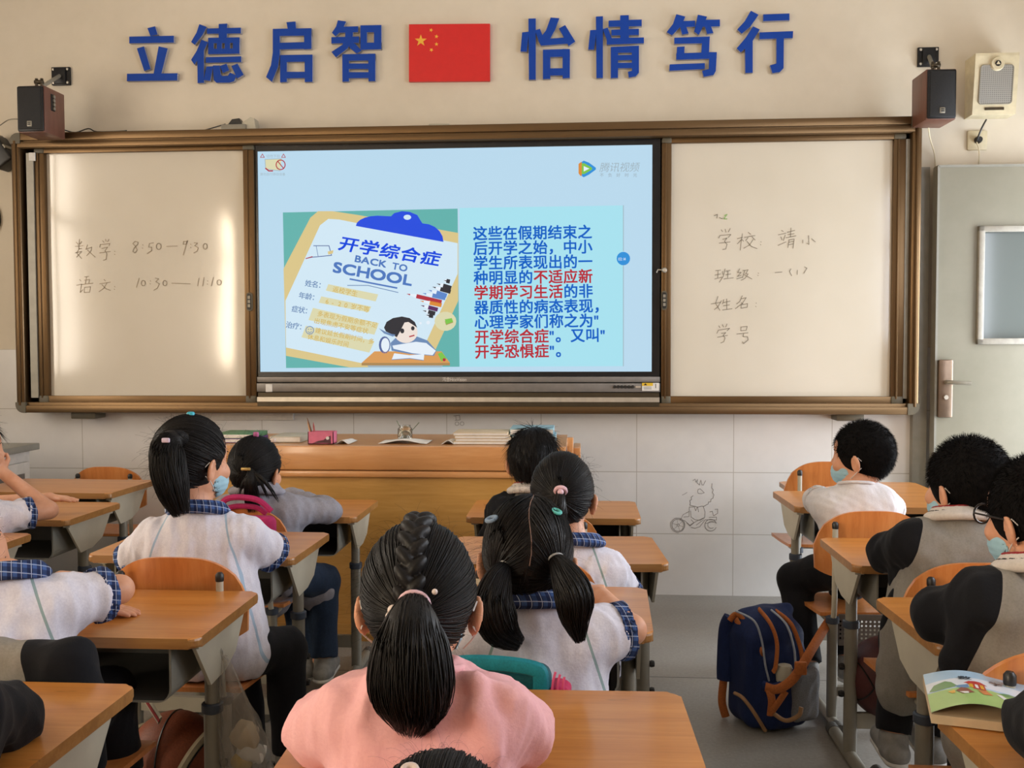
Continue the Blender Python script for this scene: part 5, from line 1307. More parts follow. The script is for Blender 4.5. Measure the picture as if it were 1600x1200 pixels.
def person(label, head, yaw, sh, el, wr, pitch=0, roll=0, hs=1.0, pv=None, knees=None, ankles=None, top='polo', sleeve=.8, bottoms='black_pants',
           collar='plaid', hair='short', mask=False, vox=.0055, seed=1, hands=(None, None), hem=None, ties=None, ends=None, glasses=False, lean=.10, shoe=True, body_w=1.0, tail_r=.03, cuff=True, ridges=(), zone_in=.025, top_mats=None, loose=1.0, group=None):
    hc = at(*head); A = [at(*p) for p in sh]; E_ = [at(*p) for p in el]; W_ = [at(*p) for p in wr]
    Hm = Matrix.Translation(hc) @ Matrix.Rotation(math.radians(yaw), 4, 'Z') @ Matrix.Rotation(math.radians(pitch), 4, 'X') @ Matrix.Rotation(math.radians(roll), 4, 'Y') @ Matrix.Scale(hs, 4)
    ms = (A[0] + A[1]) / 2; rt = (A[1] - A[0]); rt.z = 0; rt.normalize(); fw = Vector((-rt.y, rt.x, 0))
    pvw = at(*pv) if pv else Vector((ms.x, ms.y - lean, .445))
    nb = ms + Vector((0, 0, .042)) - fw * .004 + (hc - ms) * .10
    nb.z = min(nb.z, ms.z + .06)
    hp = [pvw + rt * (.062 * s) for s in (-1, 1)]
    KN = [at(*k) for k in knees] if knees else [pvw + fw * .27 + rt * (.085 * s) - Vector((0, 0, .045)) for s in (-1, 1)]
    AN = [at(*k) for k in ankles] if ankles else [k - fw * .03 + Vector((0, 0, .075 - k.z)) for k in KN]
    org = Vector((pvw.x, pvw.y, 0)); N3 = V3
    # ---- body: head, neck, trunk, arms, hands and legs as one skin
    s = SDF()
    s.ell(SKC, SK, Hm, .0).ell((0, .020, -.040), (.055, .058, .058), Hm, .03).ell((0, .052, -.078), (.024, .024, .022), Hm, .025).ell((0, .04, .03), (.058, .045, .05), Hm, .02)
    s.ell((0, .086, -.022), (.0105, .015, .013), Hm, .012).ell((0, .081, -.004), (.007, .010, .02), Hm, .012)
    for x in (-1, 1):
        s.ell((x * .030, .086, .004), (.014, .010, .009), Hm, .008, 's'); s.ell((x * .035, .062, -.03), (.022, .02, .02), Hm, .02)
    s.ell((0, .079, -.052), (.020, .008, .006), Hm, .006)
    s.ell((0, .0835, -.052), (.018, .004, .0015), Hm, .003, 's')
    for x in (-1, 1):
        ear = Hm @ Matrix.Translation((x * .081, -.008, -.016)) @ Matrix.Rotation(x * .5, 4, 'Z') @ Matrix.Rotation(x * .18, 4, 'Y')
        s.ell((0, 0, 0), (.0075, .0195, .030), ear, .006); s.ell((x * .007, .003, .004), (.006, .011, .018), ear, .004, 's')
    s.cap(Hm @ Vector((0, -.022, -.045)), nb + fw * .0, .043 * hs, .046, .02)
    s.cap(A[0].lerp(A[1], .18), A[0].lerp(A[1], .82), .042, .042, .03)
    for i in (0, 1):
        s.cap(ms.lerp(A[i], .45) - Vector((0, 0, .03)), pvw.lerp(hp[i], .8), .06 * body_w, .068, .04)
        s.cap(A[i], E_[i], .037, .029, .02); s.cap(E_[i], W_[i], .029, .020, .012)
        s.cap(hp[i], KN[i], .060, .047, .03); s.cap(KN[i], AN[i], .045, .030, .02); s.cap(AN[i], AN[i] + fw * .085 - Vector((0, 0, .045)), .028, .022, .02)
        h = hands[i]; dd = Vector(h[0]) if h else (W_[i] - E_[i]); up = Vector(h[1]) if h else Vector((0, 0, 1))
        add_hand(s, W_[i], dd, up, (h[2] if h and len(h) > 2 else (1 if i == 0 else -1)), .95, (h[3] if h and len(h) > 3 else .3))
    body = sdf_obj('person', s, M['skin'], None, vox, 1, None, org); body.location = org
    tag(body, label, 'person', group)
    def child(name, sd, mat, vx=vox, sm=1, attr=None, parent=body, extra=None): return sdf_obj(name, sd, mat, parent, vx, sm, attr, org, extra)
    # ---- clothes
    g = SDF(); r0 = .046 * loose
    g.cap(A[0].lerp(A[1], .06), A[0].lerp(A[1], .94), r0, r0, .03)
    g.cap(nb - Vector((0, 0, .022)), ms - Vector((0, 0, .08)), .054, .082 * body_w, .05)
    for i in (0, 1): g.cap(nb - Vector((0, 0, .018)), A[i] + Vector((0, 0, .004)), .046, .040, .03)
    for i in (0, 1):
        g.cap(ms.lerp(A[i], .5) - Vector((0, 0, .035)), pvw.lerp(hp[i], .9) - Vector((0, 0, .0)), .070 * body_w, .080 * body_w * loose, .05)
    ends_ = []
    for i in (0, 1):
        if sleeve >= 1.5:                                  # long sleeve to the wrist
            g.cap(A[i], E_[i], .050 * loose, .043 * loose, .045); g.cap(E_[i], E_[i].lerp(W_[i], .93), .043 * loose, .032 * loose, .025, flat=1)
        else:
            e = A[i].lerp(E_[i], sleeve); g.cap(A[i], e, .048 * loose, .050 * loose, .025, flat=1); ends_.append((A[i], e))
    if hem:
        for a, b, ra, rb in hem: g.cap(at(*a), at(*b), ra, rb, .03, sq=((0, 1, 0), .55))
    for a, b, ra, rb in ridges: g.cap(at(*a), at(*b), ra, rb, .022)
    g.warp(folds(.0060, seed)).warp(folds(.0022, seed + 50, 2.1))
    if not hem: g.cut(pvw - Vector((0, 0, .055)), (0, 0, -1))
    # neck hole
    g.ell(nb + Vector((0, 0, .050)), (.047, .047, .055), None, .008, 's')
    def zone(P):
        z = np.full(len(P), -1., np.float32)
        for i, sgn in ((0, -1), (1, 1)):
            nrm = V3((rt * sgn * .93 + Vector((0, 0, .30))).normalized()); q = V3(A[i] - rt * sgn * zone_in); z = np.maximum(z, (P - q) @ nrm)
        return z
    tm = {'polo': 'polo', 'polo2': 'polo2', 'pink': 'pink_tee', 'white': 'white_tee', 'coat': 'coat', 'jacket': 'jacket', 'dark': 'dark_jacket'}[top]
    nm = {'polo': 'polo_shirt', 'polo2': 'polo_shirt', 'pink': 't_shirt', 'white': 't_shirt', 'coat': 'coat', 'jacket': 'jacket', 'dark': 'jacket'}[top]
    shirt = child(nm, g, M[tm], vox, 1, {'zone': zone})
    if cuff and sleeve < 1.5:
        for a, e in ends_:
            d = (e - a).normalized(); cs = SDF(); cs.cap(e - d * .014, e + d * .014, .0525 * loose, .0530 * loose, 0, flat=2); cs.cap(e - d * .05, e + d * .04, .0465 * loose, .0475 * loose, 0, 's'); cs.warp(folds(.002, seed + 3))
            child('sleeve_cuff', cs, M['plaid'] if top.startswith('polo') else M[tm], .004, 1, None, shirt)
    nm4 = Matrix.Translation(nb + Vector((0, 0, .024))) @ Matrix.Rotation(math.atan2(fw.y, fw.x) - PI / 2, 4, 'Z') @ Matrix.Rotation(-.25, 4, 'X')
    if collar == 'plaid': cs = SDF(); cs.torus((0, 0, 0), .052, .014, nm4, sx=1.1).torus((0, .0, -.012), .062, .012, nm4, .012, sx=1.15); child('collar', cs, M['plaid'], .0045, 1, None, shirt)
    elif collar == 'jacket':
        cs = SDF(); cs.torus((0, 0, .004), .052, .012, nm4, sx=1.1).torus((0, 0, -.010), .064, .012, nm4, .01, sx=1.15); child('collar', cs, M['collar_white'], .0045, 1, None, shirt)
        cs = SDF(); cs.torus((0, 0, .0), .0625, .0062, nm4, sx=1.13); child('collar_stripe', cs, M['dark_jacket'], .004, 1, None, shirt)
        cs = SDF(); cs.torus((0, 0, .012), .055, .0055, nm4, sx=1.1); child('scarf', cs, M['scarf'], .004, 1, None, body)
    elif collar == 'coat': cs = SDF(); cs.torus((0, 0, .006), .054, .016, nm4, sx=1.1).torus((0, 0, -.012), .068, .014, nm4, .014, sx=1.2); child('collar', cs, M['coat'], .0045, 1, None, shirt)
    elif collar == 'crew': cs = SDF(); cs.torus((0, 0, -.012), .050, .006, nm4, sx=1.1); child('collar', cs, M[tm], .004, 1, None, shirt)
    p = SDF(); p.cap(hp[0], hp[1], .070, .070, .03)
    for i in (0, 1):
        p.cap(hp[i], KN[i], .069, .058, .03); p.cap(KN[i], AN[i] + Vector((0, 0, .01)), .056, .046, .02, flat=1)
    p.warp(folds(.004, seed + 9)); child('trousers', p, M[bottoms], .007)
    if shoe:
        for i in (0, 1):
            a = AN[i] - Vector((0, 0, .035)); sh_ = SDF(); sh_.cap(a - fw * .03, a + fw * .10, .034, .030, .01); sh_.cap(a, a + Vector((0, 0, .03)), .036, .038, .01); sh_.cut((0, 0, .012), (0, 0, -1)) if a.z < .08 else None
            so = child('shoe', sh_, M['shoe'], .006); sl = SDF(); sl.cap(a - fw * .03 - Vector((0, 0, .022)), a + fw * .10 - Vector((0, 0, .02)), .035, .031, 0, sq=((0, 0, 1), .35)); child('sole', sl, M['shoe_sole'], .005, 1, None, so)
    # ---- face
    for x in (-1, 1):
        e = SDF(); e.ell((x * .029, .0655, .003), (.0115, .0095, .0075), Hm); eo = child('eye', e, M['eye'], .0022); q = SDF(); q.ell((x * .029, .0725, .003), (.005, .0035, .005), Hm); child('iris', q, M['iris'], .0015, 1, None, eo)
        q = SDF(); q.cap(Hm @ Vector((x * .018, .0835, .022)), Hm @ Vector((x * .044, .074, .022)), .0028, .002, 0); child('eyebrow', q, M['hair'], .0018)
    if mask:
        q = SDF(); q.ell((0, .030, -.046), (.060, .064, .052), Hm).ell((0, .06, -.06), (.035, .036, .036), Hm, .02); q.ell((0, .019, -.044), (.0562, .059, .062), Hm, .0, 's')
        q.cut(Hm @ Vector((0, .012, -.03)), (Hm.to_3x3() @ Vector((0, -1, -.12)))); q.cut(Hm @ Vector((0, .0, -.008)), (Hm.to_3x3() @ Vector((0, .1, 1))))
        q.warp(lambda P: (.0006 * np.sin((P @ V3(Hm.to_3x3().normalized() @ Vector((0, 0, 1)))) * 420)).astype(np.float32)); mo = child('face_mask', q, M['mask'], .0032)
        mb = MB()
        for x in (-1, 1):
            for z0, z1 in ((-.018, .006), (-.070, -.038)): mb.tube([Hm @ Vector((x * .0615, .016, z0)) - org, Hm @ Vector((x * .074, .0, (z0 + z1) / 2)) - org, Hm @ Vector((x * .0835, -.016, z1)) - org, Hm @ Vector((x * .079, -.026, (z1 - .016) / 2)) - org], .0013, 5)
        mb.build('ear_loop', M['mask_white'], mo)
    if glasses:
        mb = MB()
        for x in (-1, 1):
            mb.tube([Hm @ Vector((x * .033 + .023 * math.cos(a), .094, .003 + .019 * math.sin(a))) - org for a in [2 * PI * k / 16 for k in range(17)]], .0024, 6)
            mb.tube([Hm @ Vector((x * .056, .093, .006)) - org, Hm @ Vector((x * .070, .07, .007)) - org, Hm @ Vector((x * .084, .0, .004)) - org, Hm @ Vector((x * .083, -.02, -.008)) - org], .002, 6)
        mb.tube([Hm @ Vector((-.011, .095, .006)) - org, Hm @ Vector((.011, .095, .006)) - org], .0018, 6); mb.build('glasses', M['blackplastic'], body)
    # ---- hair
    R3 = Hm.to_3x3(); h = SDF(); h.ell(HRC, tuple(x * (.988 if hair != 'short' else 1.0) for x in HR), Hm, 0)
    fp = (0, .062, .040) if hair != 'short' else (0, .078, .040)
    h.cut(Hm @ Vector(fp), R3 @ Vector((0, .86, -.50)))
    nape = -.082 if hair != 'short' else -.072
    if hair == 'bob': nape = -.085
    h.cut(Hm @ Vector((0, -.06, nape)), R3 @ Vector((0, -.25 if hair != 'bob' else 0, -1)))
    for x in (-1, 1):
        if hair == 'short': h.ell((x * .092, .004, -.034), (.022, .022, .032), Hm, .01, 's')
        elif hair != 'bob': h.ell((x * .088, .012, -.03), (.028, .028, .038), Hm, .012, 's')
    if hair != 'short': h.warp(lambda P: (.0010 * np.sin(P[..., 0] * 190 + 30 * P[..., 2]) * np.sin(P[..., 1] * 170) + .0016 * np.sin(P[..., 2] * 140 + 60 * P[..., 0])).astype(np.float32))
    rg = np.random.default_rng(seed + 300)
    def roots(n, front=.0):
        out = []
        c_, r_ = np.array(HRC), np.array(HR)
        while len(out) < n:
            d = rg.normal(size=3); d /= np.linalg.norm(d); q = c_ + d * r_
            if (q[1] - fp[1]) * .86 - (q[2] - fp[2]) * .5 > 0: continue
            if q[2] - nape + .25 * (q[1] + .06) * -1 < 0: continue
            if hair != 'bob' and q[2] < .005 and q[1] > -.022 and abs(q[0]) > .05: continue
            out.append(d)
        return np.array(out)
    def wpt(L): a = np.array(Hm); return L @ a[:3, :3].T + a[:3, 3]
    c_, r_ = np.array(HRC), np.array(HR)
    ex = None
    if hair == 'short' or hair == 'bob':
        D = roots(6500 if hair == 'short' else 1500); ln = rg.uniform(.008, .016, len(D)) if hair == 'short' else rg.uniform(.03, .07, len(D))
        base = c_ + D * r_; tang = np.array([0, -.35, -1.0]) - (D @ np.array([0, -.35, -1.0]))[:, None] * D
        if hair == 'short': dirs = D * .6 + tang * .75 + rg.normal(size=D.shape) * .16
        else: dirs = tang + D * .06 + rg.normal(size=D.shape) * .05
        dirs /= np.linalg.norm(dirs, axis=1, keepdims=True)
        t = np.linspace(0, 1, 3 if hair == 'short' else 5)
        if hair == 'short': P = base[:, None] - D[:, None] * .002 + dirs[:, None] * (ln[:, None] * t)[..., None]
        else:
            P = base[:, None] + dirs[:, None] * (ln[:, None] * t)[..., None]; n_ = (P - c_) / r_; l_ = np.linalg.norm(n_, axis=2, keepdims=True); P = np.where(l_ < 1.02, c_ + n_ / l_ * r_ * 1.02, P); P[..., 2] = np.minimum(P[..., 2], np.maximum(P[..., 2], -.12))
        ex = strands(wpt(P), np.linspace(.0006 if hair == 'short' else .0009, .00015, len(t))[None].repeat(len(D), 0) * hs)
    else:
        T = np.array([np.array(tp) for tp in ties]); Td = (T - c_) / r_; Td /= np.linalg.norm(Td, axis=1, keepdims=True)
        D = roots(2600); side = np.argmax(D @ Td.T, axis=1)
        if hair == 'pigtails' and len(T) == 2: side = (D[:, 0] > .04 * D[:, 2]).astype(int)
        g_ = Td[side]; t = np.linspace(0, 1, 11)[None, :, None]; om = np.arccos(np.clip((D * g_).sum(1), -1, 1))[:, None, None] + 1e-4
        S_ = (np.sin((1 - t) * om) * D[:, None] + np.sin(t * om) * g_[:, None]) / np.sin(om)
        lift = (1.002 + rg.uniform(0, .016, len(D)))[:, None, None]; S_ = c_ + S_ * r_ * lift
        rad = np.linspace(.0006, .0009, 11)[None].repeat(len(D), 0) * hs
        # some thicker locks, then loose fly-away hairs
        K_ = rg.choice(len(D), 420, replace=False); S2 = c_ + (S_[K_] - c_) * (1.012 + rg.uniform(0, .022, 420))[:, None, None] / lift[K_] * 1.0
        S2[:, -3:] = S_[K_][:, -3:]; S_ = np.concatenate([S_, S2]); rad = np.concatenate([rad, np.full((420, 11), .0011 * hs * min(1, hc.y / 1.5))])
        F_ = roots(300); fl = rg.normal(size=F_.shape) * .5 + F_ * .5 + np.array([0, -.2, -.5]); t5 = np.linspace(0, 1, 11)[None, :, None]
        FP = (c_ + F_ * r_)[:, None] + F_[:, None] * .012 * np.sin(t5 * 2) + fl[:, None] * (.022 * t5 ** 1.4)
        S_ = np.concatenate([S_, FP]); rad = np.concatenate([rad, np.full((len(F_), 11), .000075 * hc.y)])
        ex = strands(wpt(S_), rad)
    ho = child('hair', h, M['hair_short' if hair == 'short' else 'hair'], .0048, 1, None, body, ex)
    return dict(o=body, org=org, Hm=Hm, hair=ho, child=child, rg=rg, nb=nb, fw=fw, rt=rt, ms=ms, shirt=shirt, A=A, E=E_, W=W_)


def ponytail(P, pts, radii, count=420,  name='ponytail', fray=.03, core=True):
    """pts: world points from the tie down to the tip"""
    count = int(count * 2.6) if count > 60 else count; G = np.array([tuple(p) for p in pts], dtype=float); R = np.array(radii, dtype=float); n = 16; rg = P['rg']
    u = np.linspace(0, len(G) - 1, n); i0 = np.minimum(u.astype(int), len(G) - 2)
    def cr(X):
        out = []
        for a, q in zip(i0, u):
            t = q - a; p0, p1, p2, p3 = X[max(a - 1, 0)], X[a], X[a + 1], X[min(a + 2, len(X) - 1)]
            out.append(.5 * ((2 * p1) + (p2 - p0) * t + (2 * p0 - 5 * p1 + 4 * p2 - p3) * t * t + (3 * p1 - p0 - 3 * p2 + p3) * t ** 3))
        return np.array(out)
    C = cr(G); r = np.maximum(cr(R[:, None])[:, 0], .002)
    T = np.gradient(C, axis=0); T /= np.linalg.norm(T, axis=1, keepdims=True); A = np.cross(T, np.array([0, 1, 0.01])); A /= np.linalg.norm(A, axis=1, keepdims=True); B = np.cross(T, A)
    th = rg.uniform(0, 2 * PI, count); q = np.sqrt(rg.uniform(.35, 1, count)); st = rg.uniform(.80, 1.0 + fray, count)
    paths = []
    tt = np.linspace(0, 1, n)
    for k in range(count):
        wob = .0024 * np.sin(tt * rg.uniform(3, 9) + rg.uniform(0, 6)); a = th[k] + .25 * np.sin(tt * 2 + k)
        p = C + (A * np.cos(a)[:, None] + B * np.sin(a)[:, None]) * (q[k] * r + wob * tt)[:, None]
        s_ = np.clip(tt * st[k], 0, 1) * (n - 1); j = np.minimum(s_.astype(int), n - 2); f = (s_ - j)[:, None]
        paths.append(p[j] * (1 - f) + p[j + 1] * f)
    rad = np.interp(tt, [0, .1, .75, 1], [.0009, .0011, .0009, .0002])[None].repeat(count, 0)
    ex = strands(np.array(paths), rad); s = SDF()
    for k in range(n - 5): s.cap(C[k], C[k + 1], r[k] * .86, r[k + 1] * (.86 if k < n - 8 else .70), .006)
    return P['child'](name, s, M['hair'], .005, 1, None, P['hair'], ex)


def tie(P, p, d, r, mat, beads=(), tube=.0035):
    d = Vector(d).normalized(); Mx = Matrix.Translation(p) @ d.to_track_quat('Z', 'Y').to_matrix().to_4x4(); mb = MB(); o = P['org']
    mb.tube([Mx @ Vector((r * math.cos(a), r * math.sin(a), 0)) - o for a in [2 * PI * k / 18 for k in range(19)]], tube, 8, 0)
    for (bx_, by_, bz_), br in beads: c = Mx @ Vector((bx_, by_, bz_)) - o; mb.lathe([(br * math.sin(a), -br * math.cos(a)) for a in [PI * k / 8 for k in range(9)]], c, 12, 1 if isinstance(mat, (list, tuple)) else 0)
    return mb.build('hair_tie', mat, P['hair'])
# ------------------------------------------------------------------ the pupils
tiem = {'pinkpale': simple('pale_pink_tie', 'd9b3bd', .5), 'teal': simple('teal_tie', '58b7ad', .5), 'blueg': simple('blue_grey_tie', '7d93ad', .4), 'grey': simple('grey_band', '9a9a98', .4), 'cyan': simple('cyan_clip', '3fb8cf', .4), 'magenta': simple('magenta_clip', 'b55a8e', .5), 'gold': simple('gold_bow_clip', 'a58a52', .35, .5), 'pearl': simple('pearl_bead', 'd4c3bb', .2), 'black': M['blackplastic'], 'lilac': simple('lilac_clip', 'cdb9cf', .5)}


def clip(P, u, v, Y, m, size=(.012, .006, .008), cat='hair_clip'):
    c = at(u, v, Y) - P['org']; mb = MB(); mb.box(c.x - size[0], c.x + size[0], c.y - size[1], c.y + size[1], c.z - size[2], c.z + size[2], 0, min(size) * .7, 3); return mb.build(cat, m, P['hair'])


# girl in the pink T-shirt with a braid and long ponytail
p = person('person in a pink T-shirt with a braid and long ponytail, arms on the front desk', (656, 942, 1.36), 2, ((548, 1118, 1.27), (772, 1122, 1.27)), ((487, 1150, 1.335), (822, 1146, 1.335)), ((610, 1095, 1.48), (725, 1098, 1.49)),
           pitch=-2, hs=1.0, top='pink', sleeve=.93, cuff=False, ridges=(((742, 1066, 1.232), (752, 1110, 1.218), .016, .010), ((752, 1110, 1.218), (770, 1175, 1.21), .010, .006), ((590, 1062, 1.232), (560, 1120, 1.222), .016, .008), ((800, 1090, 1.24), (842, 1150, 1.30), .014, .012), ((520, 1095, 1.24), (505, 1160, 1.26), .010, .008)), collar='crew', hair='tail', ties=[(0, -.104, .008)], seed=11, mask=True, vox=.005, loose=1.06)
Hm = p['Hm']; tw = at(650, 940, 1.245)
ponytail(p, [tw + Vector((0, .01, .004)), tw + Vector((.0, -.03, -.012)), at(642, 1000, 1.205), at(642, 1060, 1.20), at(646, 1105, 1.2), at(642, 1142, 1.205)], [.014, .030, .048, .056, .046, .018], 520)
tie(p, tw + Vector((0, -.012, 0)), (0, -1, -.4), .019, [tiem['pinkpale'], tiem['pearl']], [((-.026, .0, .014), .0075), ((-.03, -.010, .014), .007), ((.028, .02, .0), .004)])
s = SDF(); rgx = np.random.default_rng(3)
s.warp(lambda P: (.0007 * np.sin(P[..., 0] * 900 + P[..., 2] * 500)).astype(np.float32)) if False else None
for i in range(15):                                       # plaited strip along the crown
    a = math.radians(74 + 7.6 * i); sg = (-1) ** i; N_ = Vector((0, math.cos(a) / HR[1], math.sin(a) / HR[2])).normalized(); T_ = Vector((0, -N_.z, N_.y))
    q = Vector((.0085 * sg, HRC[1] + math.cos(a) * HR[1] * 1.035, HRC[2] + math.sin(a) * HR[2] * 1.035)); X_ = Vector((1, 0, 0))
    la = (T_ * .8 - X_ * .6 * sg).normalized(); sa = N_.cross(la)
    fr = Hm @ Matrix(((la.x, sa.x, N_.x, q.x), (la.y, sa.y, N_.y, q.y), (la.z, sa.z, N_.z, q.z), (0, 0, 0, 1)))
    s.ell((0, 0, 0), (.0195, .0095, .0115), fr, .002)
p['child']('braid', s, M['hair'], .0028, 1, None, p['hair'])

# girl with two pigtails
p = person('person with two low pigtails and a plaid-cuffed pale shirt, right elbow on a desk', (824, 875, 1.88), 3, ((748, 1000, 1.84), (936, 990, 1.86)), ((712, 985, 1.93), (986, 984, 1.885)), ((800, 935, 2.05), (938, 930, 2.1)),
           pitch=-6, roll=3, hs=1.08, top='polo', sleeve=.66, hair='pigtails', ties=[(-.060, -.072, -.022), (.055, -.080, -.018)], seed=12, loose=1.08, lean=.03)
for sgn, (u, v), pts, rr in ((-1, (790, 884), [(778, 905, 1.76), (770, 945, 1.73), (784, 985, 1.73), (814, 1008, 1.73)], [.012, .026, .038, .034, .012]), (1, (868, 872), [(882, 895, 1.76), (897, 930, 1.73), (898, 965, 1.73), (906, 1003, 1.73)], [.012, .026, .036, .028, .008])):
    t0 = at(u, v, 1.79); ponytail(p, [t0] + [at(*q) for q in pts], rr, 300, 'pigtail', .06); tie(p, at(u, v + 2, 1.785), (sgn * .35, -.7, -.5), .015, tiem['grey'], (), .002)
tie(p, at(768, 811, 1.83), (-.3, -.2, 1), .010, tiem['blueg'], (), .004); tie(p, at(869, 799, 1.84), (.3, -.2, 1), .009, tiem['teal'], (), .0035)
mb = MB()                                                  # pale parting line in the hair
pts = [Vector((.002 + .004 * math.sin(i * .9), HRC[1] + math.cos(math.radians(70 + 12 * i)) * HR[1] * 1.012, HRC[2] + math.sin(math.radians(70 + 12 * i)) * HR[2] * 1.012)) for i in range(11)]
mb.tube([p['Hm'] @ q - p['org'] for q in pts], .0009, 4); mb.build('parting', M['scalp'], p['hair'])

# girl with a pink hair band
p = person('person with a pink hair band, seen behind the pigtailed child, in a pale shirt', (879, 777, 2.49), -4, ((842, 892, 2.46), (952, 892, 2.48)), ((800, 880, 2.6), (980, 935, 2.52)), ((850, 850, 2.78), (930, 955, 2.68)),
           pitch=-4, hs=1.0, top='polo', sleeve=.8, hair='tail', ties=[(-.004, -.106, .012)], seed=13)
t0 = at(876, 771, 2.372); ponytail(p, [t0, at(874, 785, 2.345), at(872, 805, 2.34), at(874, 828, 2.345)], [.010, .016, .020, .012], 160)
tie(p, at(876, 767, 2.37), (0, -.8, -.6), .013, tiem['pinkpale'], [((0, .008, .012), .008)], .005)

# child by the teacher's desk in black and grey jacket
p = person('person with dark bobbed hair in a black-sleeved grey jacket by the teacher\'s desk', (833, 722, 3.20), 0, ((785, 800, 3.19), (880, 802, 3.19)), ((768, 838, 3.27), (905, 840, 3.27)), ((800, 800, 3.38), (870, 800, 3.40)),
           hs=1.0, top='jacket', sleeve=2, collar='jacket', hair='bob', seed=14, vox=.006)

# girl with long side ponytail and blue mask
p = person('person with a long high ponytail and blue mask, in a pale plaid-collared shirt', (301, 722, 2.48), -29, ((240, 842, 2.46), (384, 838, 2.48)), ((205, 880, 2.50), (430, 866, 2.57)), ((280, 826, 2.82), (372, 828, 2.85)),
           hs=1.06, pv=(342, 1020, 2.42), knees=((372, 1012, 2.60), (446, 1012, 2.56)), ankles=((392, 1185, 2.56), (452, 1180, 2.52)), top='polo2', sleeve=.84, hair='tail', ties=[(-.034, -.088, .062)], seed=15, mask=True, loose=1.08, vox=.005)
t0 = at(281, 690, 2.385); ponytail(p, [t0 + Vector((.01, .03, .0)), at(268, 688, 2.37), at(262, 720, 2.35), at(270, 765, 2.34), at(284, 805, 2.345)], [.016, .03, .044, .040, .020], 420)
clip(p, 298, 648, 2.47, tiem['cyan'], (.010, .008, .008), 'hair_clip'); clip(p, 259, 688, 2.325, tiem['lilac'], (.010, .004, .006))
for k in range(2): pass

# girl in the grey coat
p = person('person in a grey coat with a low ponytail and gold clip, sleeve on desk', (400, 736, 3.20), -14, ((355, 800, 3.20), (452, 798, 3.20)), ((345, 830, 3.28), (512, 797, 3.28)), ((400, 780, 3.5), (446, 772, 3.5)),
           pitch=-4, hs=1.02, pv=(415, 898, 3.17), knees=((455, 902, 3.38), (506, 908, 3.36)), ankles=((480, 1030, 3.32), (507, 1032, 3.3)), top='coat', sleeve=2, collar='coat', hair='tail', ties=[(.004, -.104, -.002)], bottoms='jeans', seed=16, vox=.006,
           hem=[((400, 880, 3.2), (405, 915, 3.2), .12, .13), ((430, 895, 3.24), (492, 925, 3.32), .08, .07)])
t0 = at(392, 735, 3.085); ponytail(p, [t0, at(391, 752, 3.07), at(393, 775, 3.09), at(396, 800, 3.095)], [.010, .018, .024, .020], 180)
for q in ((372, 775), (420, 780), (436, 785)):
    ponytail(p, [t0, at((392 + q[0]) / 2, 752, 3.075), at(*q, 3.09)], [.004, .006, .003], 24, 'loose_strand')
clip(p, 384, 733, 3.07, tiem['gold'], (.016, .004, .005)); clip(p, 400, 679, 3.18, tiem['magenta'], (.009, .006, .009)); clip(p, 427, 688, 3.16, tiem['pearl'], (.008, .005, .007))

# child at the left edge with crossed arms
p = person('person at the left edge with crossed forearms on the desk, plaid cuff and white mask', (-62, 880, 1.88), -62, ((-60, 950, 1.76), (92, 946, 1.84)), ((15, 965, 1.93), (186, 921, 1.955)), ((146, 952, 2.035), (95, 905, 2.12)),
           roll=28, hs=1.0, top='polo', sleeve=.66, hair='tail', ties=[(0, -.1, .0)], seed=17, mask=True, vox=.0042, hands=(((1, .10, -.03), (0, 0, 1), -1, .16), None), loose=1.12,
           knees=((70, 1085, 1.98), (168, 1085, 1.98)), ankles=((90, 1230, 2.0), (190, 1215, 2.0)))

# child far left, elbow propped
p = person('person at the far left edge resting the chin on one hand, plaid cuff', (-44, 704, 3.04), -48, ((-112, 805, 2.94), (0, 808, 2.97)), ((-60, 790, 3.2), (76, 797, 3.09)), ((78, 778, 3.27), (4, 738, 3.07)),
           hs=1.0, top='polo2', sleeve=.55, hair='bob', seed=18, mask=True, vox=.0045, hands=(((1, .03, -.04), (0, 0, 1), -1, .12), ((-.4, -.1, .9), (.7, -.6, .3), 1, .6)))

# boy in the white T-shirt
p = person('person in a white T-shirt facing left, leaning on a desk near the door', (1346, 714, 3.28), 56, ((1293, 792, 3.27), (1379, 784, 3.25)), ((1270, 776, 3.41), (1396, 800, 3.38)), ((1330, 764, 3.62), (1345, 764, 3.64)),
           hs=1.02, pv=(1348, 886, 3.22), knees=((1242, 905, 3.36), (1322, 908, 3.40)), ankles=((1262, 1040, 3.22), (1322, 1030, 3.3)), top='white', sleeve=.62, collar='crew', hair='short', seed=19, mask=True, vox=.005)

# boy with cropped hair in the grey jacket
p = person('person with cropped hair and blue mask in a grey jacket with black sleeves', (1511, 762, 2.50), 26, ((1428, 850, 2.47), (1566, 852, 2.47)), ((1389, 864, 2.58), (1600, 880, 2.6)), ((1475, 832, 2.82), (1560, 832, 2.82)),
           hs=1.1, pv=(1482, 990, 2.47), knees=((1410, 1000, 2.62), (1490, 1005, 2.62)), ankles=((1396, 1150, 2.55), (1455, 1150, 2.60)), top='jacket', sleeve=2, collar='jacket', hair='short', seed=20, mask=True, loose=1.16, vox=.0055, zone_in=-.012,
           hem=[((1470, 930, 2.50), (1450, 1040, 2.52), .13, .13), ((1425, 960, 2.46), (1410, 1075, 2.46), .07, .07), ((1530, 930, 2.5), (1530, 1010, 2.5), .1, .1)])

